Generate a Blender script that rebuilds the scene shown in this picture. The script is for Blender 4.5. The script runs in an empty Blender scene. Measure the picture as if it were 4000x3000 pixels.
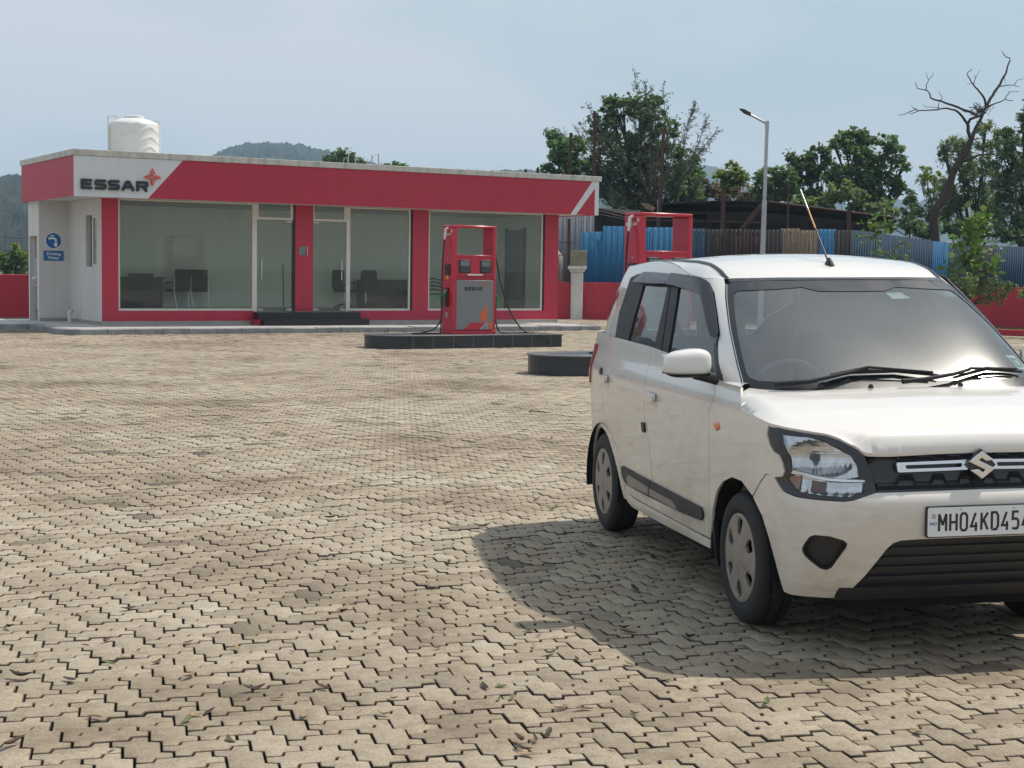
import bpy, bmesh, math, random
import numpy as np
from mathutils import Vector, Matrix
from mathutils.geometry import delaunay_2d_cdt
R = math.radians
random.seed(7); rng = np.random.default_rng(11)
scene = bpy.context.scene
COL = scene.collection
# ------------------------------------------------------------------ camera
F_PX, PITCH, ROLL, CAM_H = 5950.0, 0.0745, 0.0148, 1.543
cd = bpy.data.cameras.new("camera"); cam = bpy.data.objects.new("camera", cd); COL.objects.link(cam)
cd.sensor_fit = 'HORIZONTAL'; cd.sensor_width = 36.0; cd.lens = 36.0 * F_PX / 4000.0
cd.clip_start = 0.1; cd.clip_end = 9000
_F = Vector((0, math.cos(PITCH), -math.sin(PITCH))); _U0 = Vector((0, math.sin(PITCH), math.cos(PITCH))); _R0 = Vector((1, 0, 0))
_R = _R0 * math.cos(ROLL) + _U0 * math.sin(ROLL); _U = -_R0 * math.sin(ROLL) + _U0 * math.cos(ROLL)
cam.matrix_world = Matrix(((_R.x, _U.x, -_F.x, 0), (_R.y, _U.y, -_F.y, 0), (_R.z, _U.z, -_F.z, CAM_H), (0, 0, 0, 1)))
scene.camera = cam
def at(px, py, Y):
    """world point seen at photo pixel (4000 px wide) at distance Y along the view"""
    d = _F + _R * ((px - 2000) / F_PX) - _U * ((py - 1500) / F_PX)
    t = Y / d.y
    return Vector((0, 0, CAM_H)) + d * t
# ------------------------------------------------------------------ light
SUN = Vector((0.48, 0.275, 0.83)).normalized()
SUN_EL = math.asin(SUN.z); SUN_AZ = math.atan2(SUN.x, SUN.y)
sl = bpy.data.lights.new("sun", 'SUN'); sl.energy = 4.7; sl.angle = R(0.9); sl.color = (1.0, 0.93, 0.83)
so = bpy.data.objects.new("sun", sl); COL.objects.link(so); so.rotation_euler = SUN.to_track_quat('Z', 'Y').to_euler(); so.location = (20, 20, 60)
world = bpy.data.worlds.new("World"); scene.world = world; world.use_nodes = True
wn = world.node_tree.nodes; wl = world.node_tree.links; wn.clear()
sky = wn.new('ShaderNodeTexSky'); sky.sky_type = 'NISHITA'; sky.sun_disc = False
sky.sun_elevation = SUN_EL; sky.sun_rotation = SUN_AZ; sky.air_density = 1.2; sky.dust_density = 3.5; sky.ozone_density = 1.5; sky.altitude = 50
tcw = wn.new('ShaderNodeTexCoord'); mapw = wn.new('ShaderNodeMapping'); mapw.inputs['Scale'].default_value = (1.0, 1.0, 2.6)
mapw.inputs['Location'].default_value = (1.7, 0.4, 0.35)
nz = wn.new('ShaderNodeTexNoise'); nz.inputs['Scale'].default_value = 2.6; nz.inputs['Detail'].default_value = 7; nz.inputs['Roughness'].default_value = 0.55
rp = wn.new('ShaderNodeValToRGB'); rp.color_ramp.elements[0].position = 0.42; rp.color_ramp.elements[1].position = 0.60
rp.color_ramp.elements[0].color = (0, 0, 0, 1); rp.color_ramp.elements[1].color = (1, 1, 1, 1)
mulc = wn.new('ShaderNodeMath'); mulc.operation = 'MULTIPLY_ADD'; mulc.inputs[1].default_value = 0.14; mulc.inputs[2].default_value = 0.78
mixw = wn.new('ShaderNodeMixRGB'); cw_ = wn.new('ShaderNodeMixRGB'); cw_.inputs['Color1'].default_value = (5.85, 7.15, 8.05, 1); cw_.inputs['Color2'].default_value = (7.3, 7.7, 8.3, 1); wl.new(cw_.outputs['Color'], mixw.inputs['Color2'])
bg = wn.new('ShaderNodeBackground'); bg.inputs['Strength'].default_value = 0.10
wo = wn.new('ShaderNodeOutputWorld')
wl.new(tcw.outputs['Generated'], mapw.inputs['Vector']); wl.new(mapw.outputs['Vector'], nz.inputs['Vector'])
wl.new(nz.outputs['Fac'], rp.inputs['Fac']); wl.new(rp.outputs['Color'], cw_.inputs['Fac']); wl.new(rp.outputs['Color'], mulc.inputs[0])
wl.new(mulc.outputs[0], mixw.inputs['Fac']); wl.new(sky.outputs['Color'], mixw.inputs['Color1'])
wl.new(mixw.outputs['Color'], bg.inputs['Color']); wl.new(bg.outputs['Background'], wo.inputs['Surface'])
vs = scene.view_settings; vs.view_transform = 'Standard'; vs.look = 'None'; vs.gamma = 1.0; vs.exposure = 0.0; vs.use_curve_mapping = False
scene.cycles.max_bounces = 7; scene.cycles.diffuse_bounces = 3; scene.cycles.glossy_bounces = 3; scene.cycles.transparent_max_bounces = 16; scene.cycles.volume_bounces = 0
scene.cycles.use_adaptive_sampling = True; scene.cycles.sample_clamp_indirect = 6.0
# ------------------------------------------------------------------ materials
M = {}
HAZE_D = 0.00037
def new_mat(name):
    m = bpy.data.materials.new(name); m.use_nodes = True; M[name] = m
    nt = m.node_tree; b = nt.nodes['Principled BSDF']
    return m, nt.nodes, nt.links, b
def coords(n, l, kind='Object', scale=(1, 1, 1)):
    tc = n.new('ShaderNodeTexCoord'); mp = n.new('ShaderNodeMapping'); mp.inputs['Scale'].default_value = scale
    l.new(tc.outputs[kind], mp.inputs['Vector']); return mp.outputs['Vector']
def noise(n, l, vec, scale, detail=5, rough=.6, dist=0):
    t = n.new('ShaderNodeTexNoise'); t.inputs['Scale'].default_value = scale; t.inputs['Detail'].default_value = detail
    t.inputs['Roughness'].default_value = rough; t.inputs['Distortion'].default_value = dist
    l.new(vec, t.inputs['Vector']); return t.outputs['Fac']
def ramp(n, l, fac, stops):
    r = n.new('ShaderNodeValToRGB'); e = r.color_ramp.elements
    while len(e) < len(stops): e.new(0.5)
    for i, (p, c) in enumerate(stops):
        e[i].position = p; e[i].color = tuple(c) + (1,) if len(c) == 3 else c
    l.new(fac, r.inputs['Fac']); return r.outputs['Color']
def mixc(n, l, fac, a, b, mode='MIX'):
    m = n.new('ShaderNodeMixRGB'); m.blend_type = mode
    for s, v in (('Fac', fac), ('Color1', a), ('Color2', b)):
        if hasattr(v, 'links'): l.new(v, m.inputs[s])
        elif isinstance(v, (int, float)): m.inputs[s].default_value = v
        else: m.inputs[s].default_value = tuple(v) + (1,)
    return m.outputs['Color']
def math_(n, l, op, a, b=0.0, clamp=False):
    m = n.new('ShaderNodeMath'); m.operation = op; m.use_clamp = clamp
    for i, v in enumerate((a, b)):
        if hasattr(v, 'links'): l.new(v, m.inputs[i])
        else: m.inputs[i].default_value = v
    return m.outputs[0]
def bump(n, l, b, h, strength, dist=0.01):
    bp = n.new('ShaderNodeBump'); bp.inputs['Strength'].default_value = strength; bp.inputs['Distance'].default_value = dist
    l.new(h, bp.inputs['Height']); l.new(bp.outputs['Normal'], b.inputs['Normal'])
def mat(name, c, rough=.5, metal=0.0, var=0.12, scale=6.0, bmp=0.0, bscale=None, coat=0.0, spec=None, stretch=(1, 1, 1), c2=None):
    """plain painted / worn surface: base colour with mottled variation and fine bump"""
    m, n, l, b = new_mat(name)
    v = coords(n, l, 'Object', stretch)
    f = noise(n, l, v, scale, 6, .62)
    if c2 is None: c2 = tuple(x * (1 - var) for x in c)
    hi = tuple(min(1, x * (1 + var * .6)) for x in c)
    l.new(ramp(n, l, f, [(.3, c2), (.55, c), (.75, hi)]), b.inputs['Base Color'])
    l.new(math_(n, l, 'MULTIPLY_ADD', f, .25), b.inputs['Roughness'])
    r = b.inputs['Roughness'].links[0].from_node; r.inputs[2].default_value = max(0.02, rough - .12)
    b.inputs['Metallic'].default_value = metal
    if coat: b.inputs['Coat Weight'].default_value = coat; b.inputs['Coat Roughness'].default_value = .03
    if spec is not None: b.inputs['Specular IOR Level'].default_value = spec
    if bmp: bump(n, l, b, noise(n, l, v, bscale or scale * 8, 4, .6), bmp)
    return m
def glass_mat(name, tint=(.75, .82, .8), dust=.05, dustcol=(.5, .52, .5), rough=.02, ior=1.5, blend=1.0, gshare=.35, grough=.32, cloud=1.0):
    """thin window pane: fresnel mirror over tinted clear glass with a film of dust"""
    m, n, l, b = new_mat(name); n.remove(b)
    out = n['Material Output']
    tr = n.new('ShaderNodeBsdfTransparent'); tr.inputs['Color'].default_value = tint + (1,)
    gl = n.new('ShaderNodeBsdfGlossy'); gl.inputs['Roughness'].default_value = rough; gl.inputs['Color'].default_value = (1, 1, 1, 1)
    fr = n.new('ShaderNodeFresnel'); fr.inputs['IOR'].default_value = ior
    mx = n.new('ShaderNodeMixShader'); l.new(math_(n, l, 'MULTIPLY', fr.outputs[0], blend, True), mx.inputs[0]); l.new(tr.outputs[0], mx.inputs[1]); l.new(gl.outputs[0], mx.inputs[2])
    df = n.new('ShaderNodeBsdfDiffuse'); df.inputs['Color'].default_value = dustcol + (1,)
    g2 = n.new('ShaderNodeBsdfGlossy'); g2.inputs['Roughness'].default_value = grough; g2.inputs['Color'].default_value = (.9, .9, .88, 1)
    dd = n.new('ShaderNodeMixShader'); dd.inputs[0].default_value = gshare; l.new(df.outputs[0], dd.inputs[1]); l.new(g2.outputs[0], dd.inputs[2])
    f = noise(n, l, coords(n, l), 1.6, 5, .6)
    df_ = math_(n, l, 'MULTIPLY_ADD', f, dust * 2 * cloud); df_.node.inputs[2].default_value = dust * (1 - cloud)
    m2 = n.new('ShaderNodeMixShader'); l.new(df_, m2.inputs[0]); l.new(mx.outputs[0], m2.inputs[1]); l.new(dd.outputs[0], m2.inputs[2])
    l.new(m2.outputs[0], out.inputs['Surface'])
    return m
# ------------------------------------------------------------------ mesh helpers
class MB:
    def __init__(s): s.v = []; s.f = []; s.mi = []
    def add(s, vs, fs, mi=0):
        o = len(s.v); s.v += [tuple(v) for v in vs]; s.f += [tuple(i + o for i in f) for f in fs]; s.mi += [mi] * len(fs); return s
    def box(s, x0, x1, y0, y1, z0, z1, mi=0, mtx=None):
        vs = [Vector(p) for p in ((x0, y0, z0), (x1, y0, z0), (x1, y1, z0), (x0, y1, z0), (x0, y0, z1), (x1, y0, z1), (x1, y1, z1), (x0, y1, z1))]
        if mtx: vs = [mtx @ v for v in vs]
        return s.add(vs, [(0, 3, 2, 1), (4, 5, 6, 7), (0, 1, 5, 4), (1, 2, 6, 5), (2, 3, 7, 6), (3, 0, 4, 7)], mi)
    def tube(s, pts, r, n=8, mi=0, cap=True):
        pts = [Vector(p) for p in pts]; k = len(pts)
        rs = r if isinstance(r, (list, tuple)) else [r] * k
        vs = []; prev = None
        for i, p in enumerate(pts):
            t = (pts[min(i + 1, k - 1)] - pts[max(i - 1, 0)])
            t = t.normalized() if t.length > 1e-9 else Vector((0, 0, 1))
            a = (prev if prev is not None else (Vector((0, 0, 1)) if abs(t.z) < .9 else Vector((1, 0, 0))))
            x = (a - t * a.dot(t)).normalized(); prev = x; y = t.cross(x)
            for j in range(n):
                an = 2 * math.pi * j / n; vs.append(p + (x * math.cos(an) + y * math.sin(an)) * rs[i])
        fs = [(i * n + j, i * n + (j + 1) % n, (i + 1) * n + (j + 1) % n, (i + 1) * n + j) for i in range(k - 1) for j in range(n)]
        if cap: fs += [tuple(reversed(range(n))), tuple((k - 1) * n + j for j in range(n))]
        return s.add(vs, fs, mi)
    def lathe(s, prof, n=32, mi=0, mtx=None, axis='z'):
        vs = []
        for r, z in prof:
            for j in range(n):
                a = 2 * math.pi * j / n; p = Vector((r * math.cos(a), r * math.sin(a), z))
                if axis == 'y': p = Vector((p.x, p.z, p.y))
                vs.append(mtx @ p if mtx else p)
        fs = [(i * n + j, i * n + (j + 1) % n, (i + 1) * n + (j + 1) % n, (i + 1) * n + j) for i in range(len(prof) - 1) for j in range(n)]
        return s.add(vs, fs, mi)
    def prism(s, poly, h0, h1, mi=0, mtx=None, holes=()):
        """2d outline (x, z) pushed from y=h0 to y=h1"""
        loops = [list(poly)] + [list(h) for h in holes]
        pts = []; edges = []
        for lp in loops:
            o = len(pts); pts += lp; edges += [(o + i, o + (i + 1) % len(lp)) for i in range(len(lp))]
        vo, eo, fo, *_ = delaunay_2d_cdt([Vector(p) for p in pts], edges, [], 0, 1e-7)
        P = np.array([(v.x, v.y) for v in vo]); keep = []
        for f in fo:
            c = P[list(f)].mean(0)
            if inside(c[None], loops[0])[0] and not any(inside(c[None], h)[0] for h in loops[1:]): keep.append(tuple(f))
        n = len(vo)
        vs = [Vector((p[0], h0, p[1])) for p in P] + [Vector((p[0], h1, p[1])) for p in P]
        if mtx: vs = [mtx @ v for v in vs]
        fs = [f for f in keep] + [tuple(i + n for i in reversed(f)) for f in keep]
        cnt = {}
        for f in keep:
            for i in range(len(f)):
                a, b = f[i], f[(i + 1) % len(f)]; cnt[(a, b)] = 1
        for (a, b) in list(cnt):
            if (b, a) not in cnt: fs.append((b, a, a + n, b + n))
        return s.add(vs, fs, mi)
    def build(s, name, mats, parent=None, smooth=None, bevel=0.0, loc=None, rot=None, fixn=True, seg=2):
        me = bpy.data.meshes.new(name); me.from_pydata(s.v, [], s.f); me.validate(clean_customdata=False)
        mats = mats if isinstance(mats, (list, tuple)) else [mats]
        for m in mats: me.materials.append(M[m] if isinstance(m, str) else m)
        if len(mats) > 1 and len(me.polygons) == len(s.mi): me.polygons.foreach_set('material_index', s.mi)
        if fixn:
            bm = bmesh.new(); bm.from_mesh(me); bmesh.ops.recalc_face_normals(bm, faces=bm.faces); bm.to_mesh(me); bm.free()
        if smooth is not None:
            me.shade_smooth()
            me.set_sharp_from_angle(angle=R(smooth))
        o = bpy.data.objects.new(name, me); COL.objects.link(o)
        if parent: o.parent = parent
        if loc is not None: o.location = loc
        if rot is not None: o.rotation_euler = rot
        if bevel:
            bv = o.modifiers.new('bevel', 'BEVEL'); bv.width = bevel; bv.segments = seg; bv.limit_method = 'ANGLE'; bv.angle_limit = R(40)
            if smooth is None: me.shade_smooth(); me.set_sharp_from_angle(angle=R(35))
        return o
def inside(P, poly):
    P = np.asarray(P, float); q = np.asarray(poly, float); x, y = P[:, 0], P[:, 1]; c = np.zeros(len(P), bool); j = len(q) - 1
    for i in range(len(q)):
        xi, yi = q[i]; xj, yj = q[j]
        if yi != yj: c ^= ((yi > y) != (yj > y)) & (x < (xj - xi) * (y - yi) / (yj - yi) + xi)
        j = i
    return c
def empty(name, loc=(0, 0, 0), rz=0.0, parent=None):
    o = bpy.data.objects.new(name, None); o.empty_display_size = .2; COL.objects.link(o); o.location = loc; o.rotation_euler = (0, 0, rz)
    if parent: o.parent = parent
    return o
def tag(o, label=None, cat=None, group=None, kind=None):
    if label: o['label'] = label
    if cat: o['category'] = cat
    if group: o['group'] = group
    if kind: o['kind'] = kind
    return o
def copy_tree(o, parent=None):
    c = o.copy(); COL.objects.link(c)
    if parent: c.parent = parent
    for ch in o.children: copy_tree(ch, c)
    return c
def arc(cx, cy, r, a0, a1, n):
    return [(cx + r * math.cos(R(a0 + (a1 - a0) * i / n)), cy + r * math.sin(R(a0 + (a1 - a0) * i / n))) for i in range(n + 1)]
def roundpoly(pts, r, n=4):
    """round the corners of a 2d outline"""
    out = []; k = len(pts)
    for i in range(k):
        p = np.array(pts[i], float); a = np.array(pts[i - 1], float); b = np.array(pts[(i + 1) % k], float)
        da = a - p; db = b - p; la = np.linalg.norm(da); lb = np.linalg.norm(db); rr = min(r, la * .45, lb * .45)
        s, e = p + da / la * rr, p + db / lb * rr
        for t in np.linspace(0, 1, n + 1): out.append(tuple((1 - t) ** 2 * s + 2 * t * (1 - t) * p + t * t * e))
    return out
def text_mesh(body, size, depth, align='LEFT', bold=0.0, sx=1.0):
    """letters as a mesh; returns MB in the x-z plane facing -y"""
    cu = bpy.data.curves.new('txt', 'FONT'); cu.body = body; cu.size = size; cu.extrude = depth / 2; cu.align_x = align; cu.offset = bold; cu.resolution_u = 3
    ob = bpy.data.objects.new('txt', cu); COL.objects.link(ob); dg = bpy.context.evaluated_depsgraph_get()
    me = ob.evaluated_get(dg).to_mesh(); mb = MB()
    mb.add([(v.co.x * sx, -v.co.z, v.co.y) for v in me.vertices], [tuple(p.vertices) for p in me.polygons])
    ob.evaluated_get(dg).to_mesh_clear(); bpy.data.objects.remove(ob); bpy.data.curves.remove(cu)
    return mb
# ================================================================== MATERIALS
def dirty_white():
    m, n, l, b = new_mat('car_paint')
    v = coords(n, l)
    sx = n.new('ShaderNodeSeparateXYZ'); tc = n.new('ShaderNodeTexCoord'); l.new(tc.outputs['Object'], sx.inputs[0])
    hgt = n.new('ShaderNodeMapRange'); hgt.inputs['From Min'].default_value = 1.04; hgt.inputs['From Max'].default_value = .25
    hgt.inputs['To Min'].default_value = 0; hgt.inputs['To Max'].default_value = 1.0; l.new(sx.outputs['Z'], hgt.inputs['Value'])
    f = noise(n, l, v, 2.2, 8, .68, .6); f2 = noise(n, l, coords(n, l, 'Object', (1, 1, 4)), 5.5, 6, .7, 1.2)
    mm = math_(n, l, 'MULTIPLY', f, f2); mm = math_(n, l, 'MULTIPLY', mm, 3.0)
    dirt = math_(n, l, 'MULTIPLY', mm, hgt.outputs['Result'], True)
    dirt = math_(n, l, 'MULTIPLY_ADD', dirt, .70, True)
    dirt.node.inputs[2].default_value = .06
    l.new(mixc(n, l, dirt, (.735, .708, .678), (.40, .315, .215)), b.inputs['Base Color'])
    rr = math_(n, l, 'MULTIPLY_ADD', dirt, .5); rr.node.inputs[2].default_value = .22; l.new(rr, b.inputs['Roughness'])
    cw = math_(n, l, 'MULTIPLY_ADD', dirt, -.9, True); cw.node.inputs[2].default_value = .95; l.new(cw, b.inputs['Coat Weight'])
    b.inputs['Coat Roughness'].default_value = .035
dirty_white()
def wall_paint(name, c, streak=.12, rough=.6, moss=0.0):
    m, n, l, b = new_mat(name)
    f1 = noise(n, l, coords(n, l, 'Object', (1, 1, .12)), 4.0, 6, .7); f2 = noise(n, l, coords(n, l), .9, 5, .6); f3 = noise(n, l, coords(n, l), 40, 3, .6)
    a = ramp(n, l, f1, [(.25, tuple(x * (1 - streak * 1.8) for x in c)), (.5, c), (.8, tuple(min(1, x * (1 + streak * .5)) for x in c))])
    a = mixc(n, l, math_(n, l, 'MULTIPLY', f2, streak * 1.6), a, tuple(x * .62 + .02 for x in c))
    if moss:
        f4 = noise(n, l, coords(n, l, 'Object', (1, 1, .35)), 7, 7, .75)
        a = mixc(n, l, ramp(n, l, f4, [(.46, (0, 0, 0)), (.62, (moss,) * 3)]), a, (.10, .095, .06))
    l.new(a, b.inputs['Base Color']); b.inputs['Roughness'].default_value = rough
    bump(n, l, b, f3, .12, .004)
wall_paint('red_paint', (.47, .022, .055), .12, .42)
wall_paint('red_panel', (.42, .018, .045), .05, .5)
wall_paint('white_paint', (.60, .575, .55), .10, .65)
wall_paint('white_panel', (.62, .64, .66), .04, .35)
wall_paint('slab_paint', (.56, .55, .50), .16, .8, .30)
wall_paint('compound_red', (.44, .020, .045), .20, .55)
wall_paint('pillar_white', (.62, .62, .60), .20, .75, .25)
wall_paint('grey_band', (.30, .29, .28), .18, .6)
wall_paint('inner_wall', (.88, .90, .83), .05, .7)
wall_paint('pump_red', (.50, .022, .050), .06, .22)
mat('frame_white', (.66, .63, .57), .35, 0, .08)
mat('plinth_tile', (.34, .32, .29), .35, 0, .15, 3)
mat('side_walk', (.46, .45, .43), .55, 0, .28, 2.2, .2)
mat('kerb_stone', (.27, .27, .275), .8, 0, .30, 3.5, .4)
mat('granite', (.014, .017, .022), .16, 0, .4, 40)
mat('granite_wall', (.022, .026, .032), .30, 0, .5, 3)
mat('granite_top', (.115, .115, .12), .30, 0, .3, 6)
mat('dark_floor', (.34, .33, .31), .35, 0, .2, 2)
mat('black_plastic', (.018, .018, .02), .42, 0, .2, 20, .1)
mat('soft_black', (.012, .012, .014), .75, 0, .3, 12)
mat('rubber', (.020, .020, .021), .75, 0, .35, 14, .3)
mat('hub_plastic', (.29, .25, .215), .55, .15, .22, 9)
mat('chrome', (.72, .73, .76), .12, 1.0, .04)
mat('steel', (.42, .43, .44), .35, .9, .15, 8)
mat('galvanised', (.40, .41, .43), .42, .75, .15, 10)
mat('letter_black', (.012, .014, .018), .28, 0, .2)
mat('letter_red', (.62, .07, .06), .35, 0, .08)
mat('letter_orange', (.62, .13, .045), .35, 0, .08)
mat('grey_panel', (.21, .215, .225), .40, .25, .06, 3)
mat('screen_glass', (.05, .06, .065), .08, 0, .3, 4)
mat('screen_pale', (.16, .20, .20), .12, 0, .2, 4)
mat('nozzle_green', (.015, .20, .07), .38, 0, .15)
mat('hose_black', (.012, .013, .015), .42, 0, .3, 10)
mat('sticker_yellow', (.75, .40, .04), .5, 0, .1)
mat('sign_blue', (.01, .115, .35), .35, 0, .08)
mat('sign_white', (.78, .80, .80), .4, 0, .05)
mat('tank_white', (.66, .66, .64), .38, 0, .07, 3)
mat('wood_dark', (.040, .024, .018), .4, 0, .3, 5)
mat('plastic_brown', (.070, .032, .022), .4, 0, .15, 5)
mat('chair_black', (.016, .017, .022), .55, 0, .2, 10)
mat('rust', (.085, .045, .033), .85, .1, .5, 7, .3)
mat('old_wood', (.30, .20, .12), .8, 0, .35, 9, .3)
mat('turn_pale', (.42, .17, .10), .12, 0, .2, 30, coat=1)
mat('turn_brown', (.16, .06, .04), .2, 0, .2, 30)
mat('tarp', (.036, .032, .031), .9, 0, .5, 2, spec=.1)
mat('asbestos', (.33, .31, .26), .85, 0, .25, 4, .2)
mat('block_concrete', (.27, .25, .19), .9, 0, .3, 5, .3)
mat('tail_red', (.33, .010, .02), .12, 0, .15, 4, coat=1)
mat('tail_clear', (.62, .62, .62), .10, 0, .05, 4, coat=1)
mat('amber', (.75, .13, .03), .15, 0, .15, 30, coat=1)
mat('visor', (.026, .028, .036), .28, 0, .1, 4, spec=.35)
mat('reflector', (.62, .62, .63), .16, 1.0, .25, 30)
mat('lamp_black', (.030, .032, .038), .28, 0, .1, 5)
mat('grille_black', (.028, .030, .036), .22, 0, .1, 5)
mat('plate_white', (.70, .71, .72), .35, 0, .05)
mat('dead_wood', (.050, .040, .035), .9, 0, .4, 3, .3)
mat('bark', (.075, .055, .042), .9, 0, .4, 2, .3)
mat('aluminium', (.42, .42, .42), .3, .85, .1)
mat('frit_black', (.016, .017, .021), .30, 0, .1, 5)
mat('mould_grey', (.036, .036, .040), .5, 0, .12, 6, spec=.3)
mat('trim_black', (.020, .021, .025), .5, 0, .1, 5, spec=.3)
mat('antenna_orange', (.55, .26, .05), .4, 0, .1)
mat('seat_fabric', (.10, .10, .10), .85, 0, .25, 14)
mat('dash_grey', (.13, .135, .14), .6, 0, .2, 10)
mat('liner', (.006, .006, .007), .9, 0, .2)
glass_mat('shop_glass', (.92, .96, .93), .04, (.45, .47, .45), .015, 1.5, .42)
glass_mat('car_glass', (.60, .68, .66), .06, (.42, .44, .43), .03, 1.52, 1.0)
glass_mat('wind_glass', (.70, .78, .77), .20, (.40, .42, .42), .03, 1.5, .75, .93, .17, .35)
glass_mat('lamp_glass', (.95, .96, .97), .03, (.6, .6, .6), .01, 1.45, 1.0)
def corr_mat(name, c, rustc, amt):
    m, n, l, b = new_mat(name)
    f = noise(n, l, coords(n, l, 'Object', (1, 1, .25)), 2.4, 7, .7); f2 = noise(n, l, coords(n, l), 9, 5, .6)
    a = ramp(n, l, f2, [(.3, tuple(x * .78 for x in c)), (.7, c)])
    a = mixc(n, l, ramp(n, l, f, [(amt, (0, 0, 0)), (amt + .10, (1, 1, 1))]), a, rustc)
    l.new(a, b.inputs['Base Color']); b.inputs['Roughness'].default_value = .75; b.inputs['Specular IOR Level'].default_value = .2
corr_mat('sheet_blue', (.030, .15, .30), (.075, .05, .045), .66)
corr_mat('sheet_blue_dull', (.028, .065, .115), (.055, .05, .055), .58)
corr_mat('sheet_rust', (.040, .027, .027), (.05, .13, .17), .66)
corr_mat('sheet_tan', (.17, .135, .10), (.07, .045, .035), .60)
corr_mat('sheet_dark', (.035, .033, .038), (.09, .055, .04), .62)
corr_mat('sheet_grey', (.20, .21, .24), (.12, .10, .09), .60)
def attr_leaf(name, cols, trans=.42, rough=.55):
    m, n, l, b = new_mat(name)
    at_ = n.new('ShaderNodeAttribute'); at_.attribute_name = 'tone'
    st = [(i / (len(cols) - 1), c) for i, c in enumerate(cols)]
    col = ramp(n, l, at_.outputs['Fac'], st)
    l.new(col, b.inputs['Base Color']); b.inputs['Roughness'].default_value = rough
    tr = n.new('ShaderNodeBsdfTranslucent'); l.new(mixc(n, l, 1.0, col, (1.0, 1.15, .5), 'MULTIPLY'), tr.inputs['Color'])
    mx = n.new('ShaderNodeMixShader'); mx.inputs[0].default_value = trans; l.new(b.outputs[0], mx.inputs[1]); l.new(tr.outputs[0], mx.inputs[2])
    l.new(mx.outputs[0], n['Material Output'].inputs['Surface'])
attr_leaf('leaf_dark', [(.072, .110, .070), (.110, .165, .098), (.16, .23, .125)], .5)
attr_leaf('leaf_mid', [(.085, .135, .078), (.125, .195, .105), (.18, .27, .13)], .5)
attr_leaf('leaf_yellow', [(.14, .18, .065), (.22, .27, .09), (.31, .34, .12)], .5)
attr_leaf('leaf_olive', [(.115, .155, .095), (.17, .22, .12), (.24, .28, .145)], .5)
attr_leaf('leaf_needle', [(.055, .070, .055), (.085, .10, .078), (.125, .135, .10)], .3)
attr_leaf('leaf_bright', [(.060, .115, .028), (.10, .18, .038), (.16, .25, .06)], .35)
attr_leaf('leaf_brown', [(.10, .085, .058), (.14, .115, .075), (.19, .16, .10)], .3)
def paver_mat():
    m, n, l, b = new_mat('paver_concrete')
    at_ = n.new('ShaderNodeAttribute'); at_.attribute_name = 'tone'
    v = coords(n, l)
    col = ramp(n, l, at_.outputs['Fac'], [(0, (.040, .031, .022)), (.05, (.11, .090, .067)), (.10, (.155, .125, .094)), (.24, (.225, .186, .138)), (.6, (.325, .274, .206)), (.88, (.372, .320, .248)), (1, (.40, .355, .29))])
    f = noise(n, l, v, 95, 5, .75); f2 = noise(n, l, v, 14, 5, .65); f3 = noise(n, l, v, .42, 7, .68); f4 = noise(n, l, v, 330, 2, .5)
    col = mixc(n, l, 1.0, col, ramp(n, l, f, [(.32, (.52, .50, .47)), (.5, (1, 1, 1)), (.70, (1.18, 1.17, 1.14))]), 'MULTIPLY')
    col = mixc(n, l, 1.0, col, ramp(n, l, f2, [(.28, (.72, .69, .64)), (.52, (1, 1, 1)), (.8, (1.06, 1.06, 1.06))]), 'MULTIPLY')
    col = mixc(n, l, 1.0, col, ramp(n, l, f3, [(.36, (.56, .51, .45)), (.47, (.88, .85, .81)), (.55, (1, 1, 1)), (.72, (1.10, 1.09, 1.06))]), 'MULTIPLY')
    col = mixc(n, l, ramp(n, l, f4, [(.66, (0, 0, 0)), (.74, (.5, .5, .5))]), col, (.50, .47, .42))
    l.new(col, b.inputs['Base Color']); b.inputs['Roughness'].default_value = .86
    bump(n, l, b, math_(n, l, 'ADD', f, math_(n, l, 'MULTIPLY', f2, .8)), .35, .004)
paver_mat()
mat('joint_soil', (.030, .021, .014), .95, 0, .4, 30, .3)
def forecourt_mat():
    m, n, l, b = new_mat('forecourt')
    br = n.new('ShaderNodeTexBrick'); v = coords(n, l); l.new(v, br.inputs['Vector'])
    br.inputs['Scale'].default_value = 1; br.inputs['Brick Width'].default_value = .22; br.inputs['Row Height'].default_value = .11; br.inputs['Mortar Size'].default_value = .006
    br.inputs['Color1'].default_value = (.30, .26, .20, 1); br.inputs['Color2'].default_value = (.37, .33, .27, 1); br.inputs['Mortar'].default_value = (.06, .045, .03, 1)
    l.new(mixc(n, l, .5, br.outputs['Color'], ramp(n, l, noise(n, l, v, .6, 5), [(.3, (.24, .20, .15)), (.7, (.38, .33, .26))])), b.inputs['Base Color']); b.inputs['Roughness'].default_value = .9
forecourt_mat()
def terrain_mat():
    m, n, l, b = new_mat('scrub_ground'); v = coords(n, l)
    l.new(ramp(n, l, noise(n, l, v, .08, 8, .7), [(.35, (.09, .075, .045)), (.5, (.06, .075, .03)), (.7, (.05, .08, .03))]), b.inputs['Base Color']); b.inputs['Roughness'].default_value = .95
terrain_mat()
def hill_mat():
    m, n, l, b = new_mat('hill_forest'); v = coords(n, l)
    f = noise(n, l, v, .035, 9, .72); f2 = noise(n, l, v, .25, 5, .7)
    a = ramp(n, l, f, [(.36, (.006, .014, .012)), (.5, (.014, .030, .018)), (.62, (.036, .062, .030))])
    a = mixc(n, l, 1.0, a, ramp(n, l, f2, [(.3, (.5, .5, .5)), (.6, (1.1, 1.1, 1.1))]), 'MULTIPLY')
    l.new(a, b.inputs['Base Color']); b.inputs['Roughness'].default_value = .95; bump(n, l, b, f2, .8, 6.0)
hill_mat()
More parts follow.
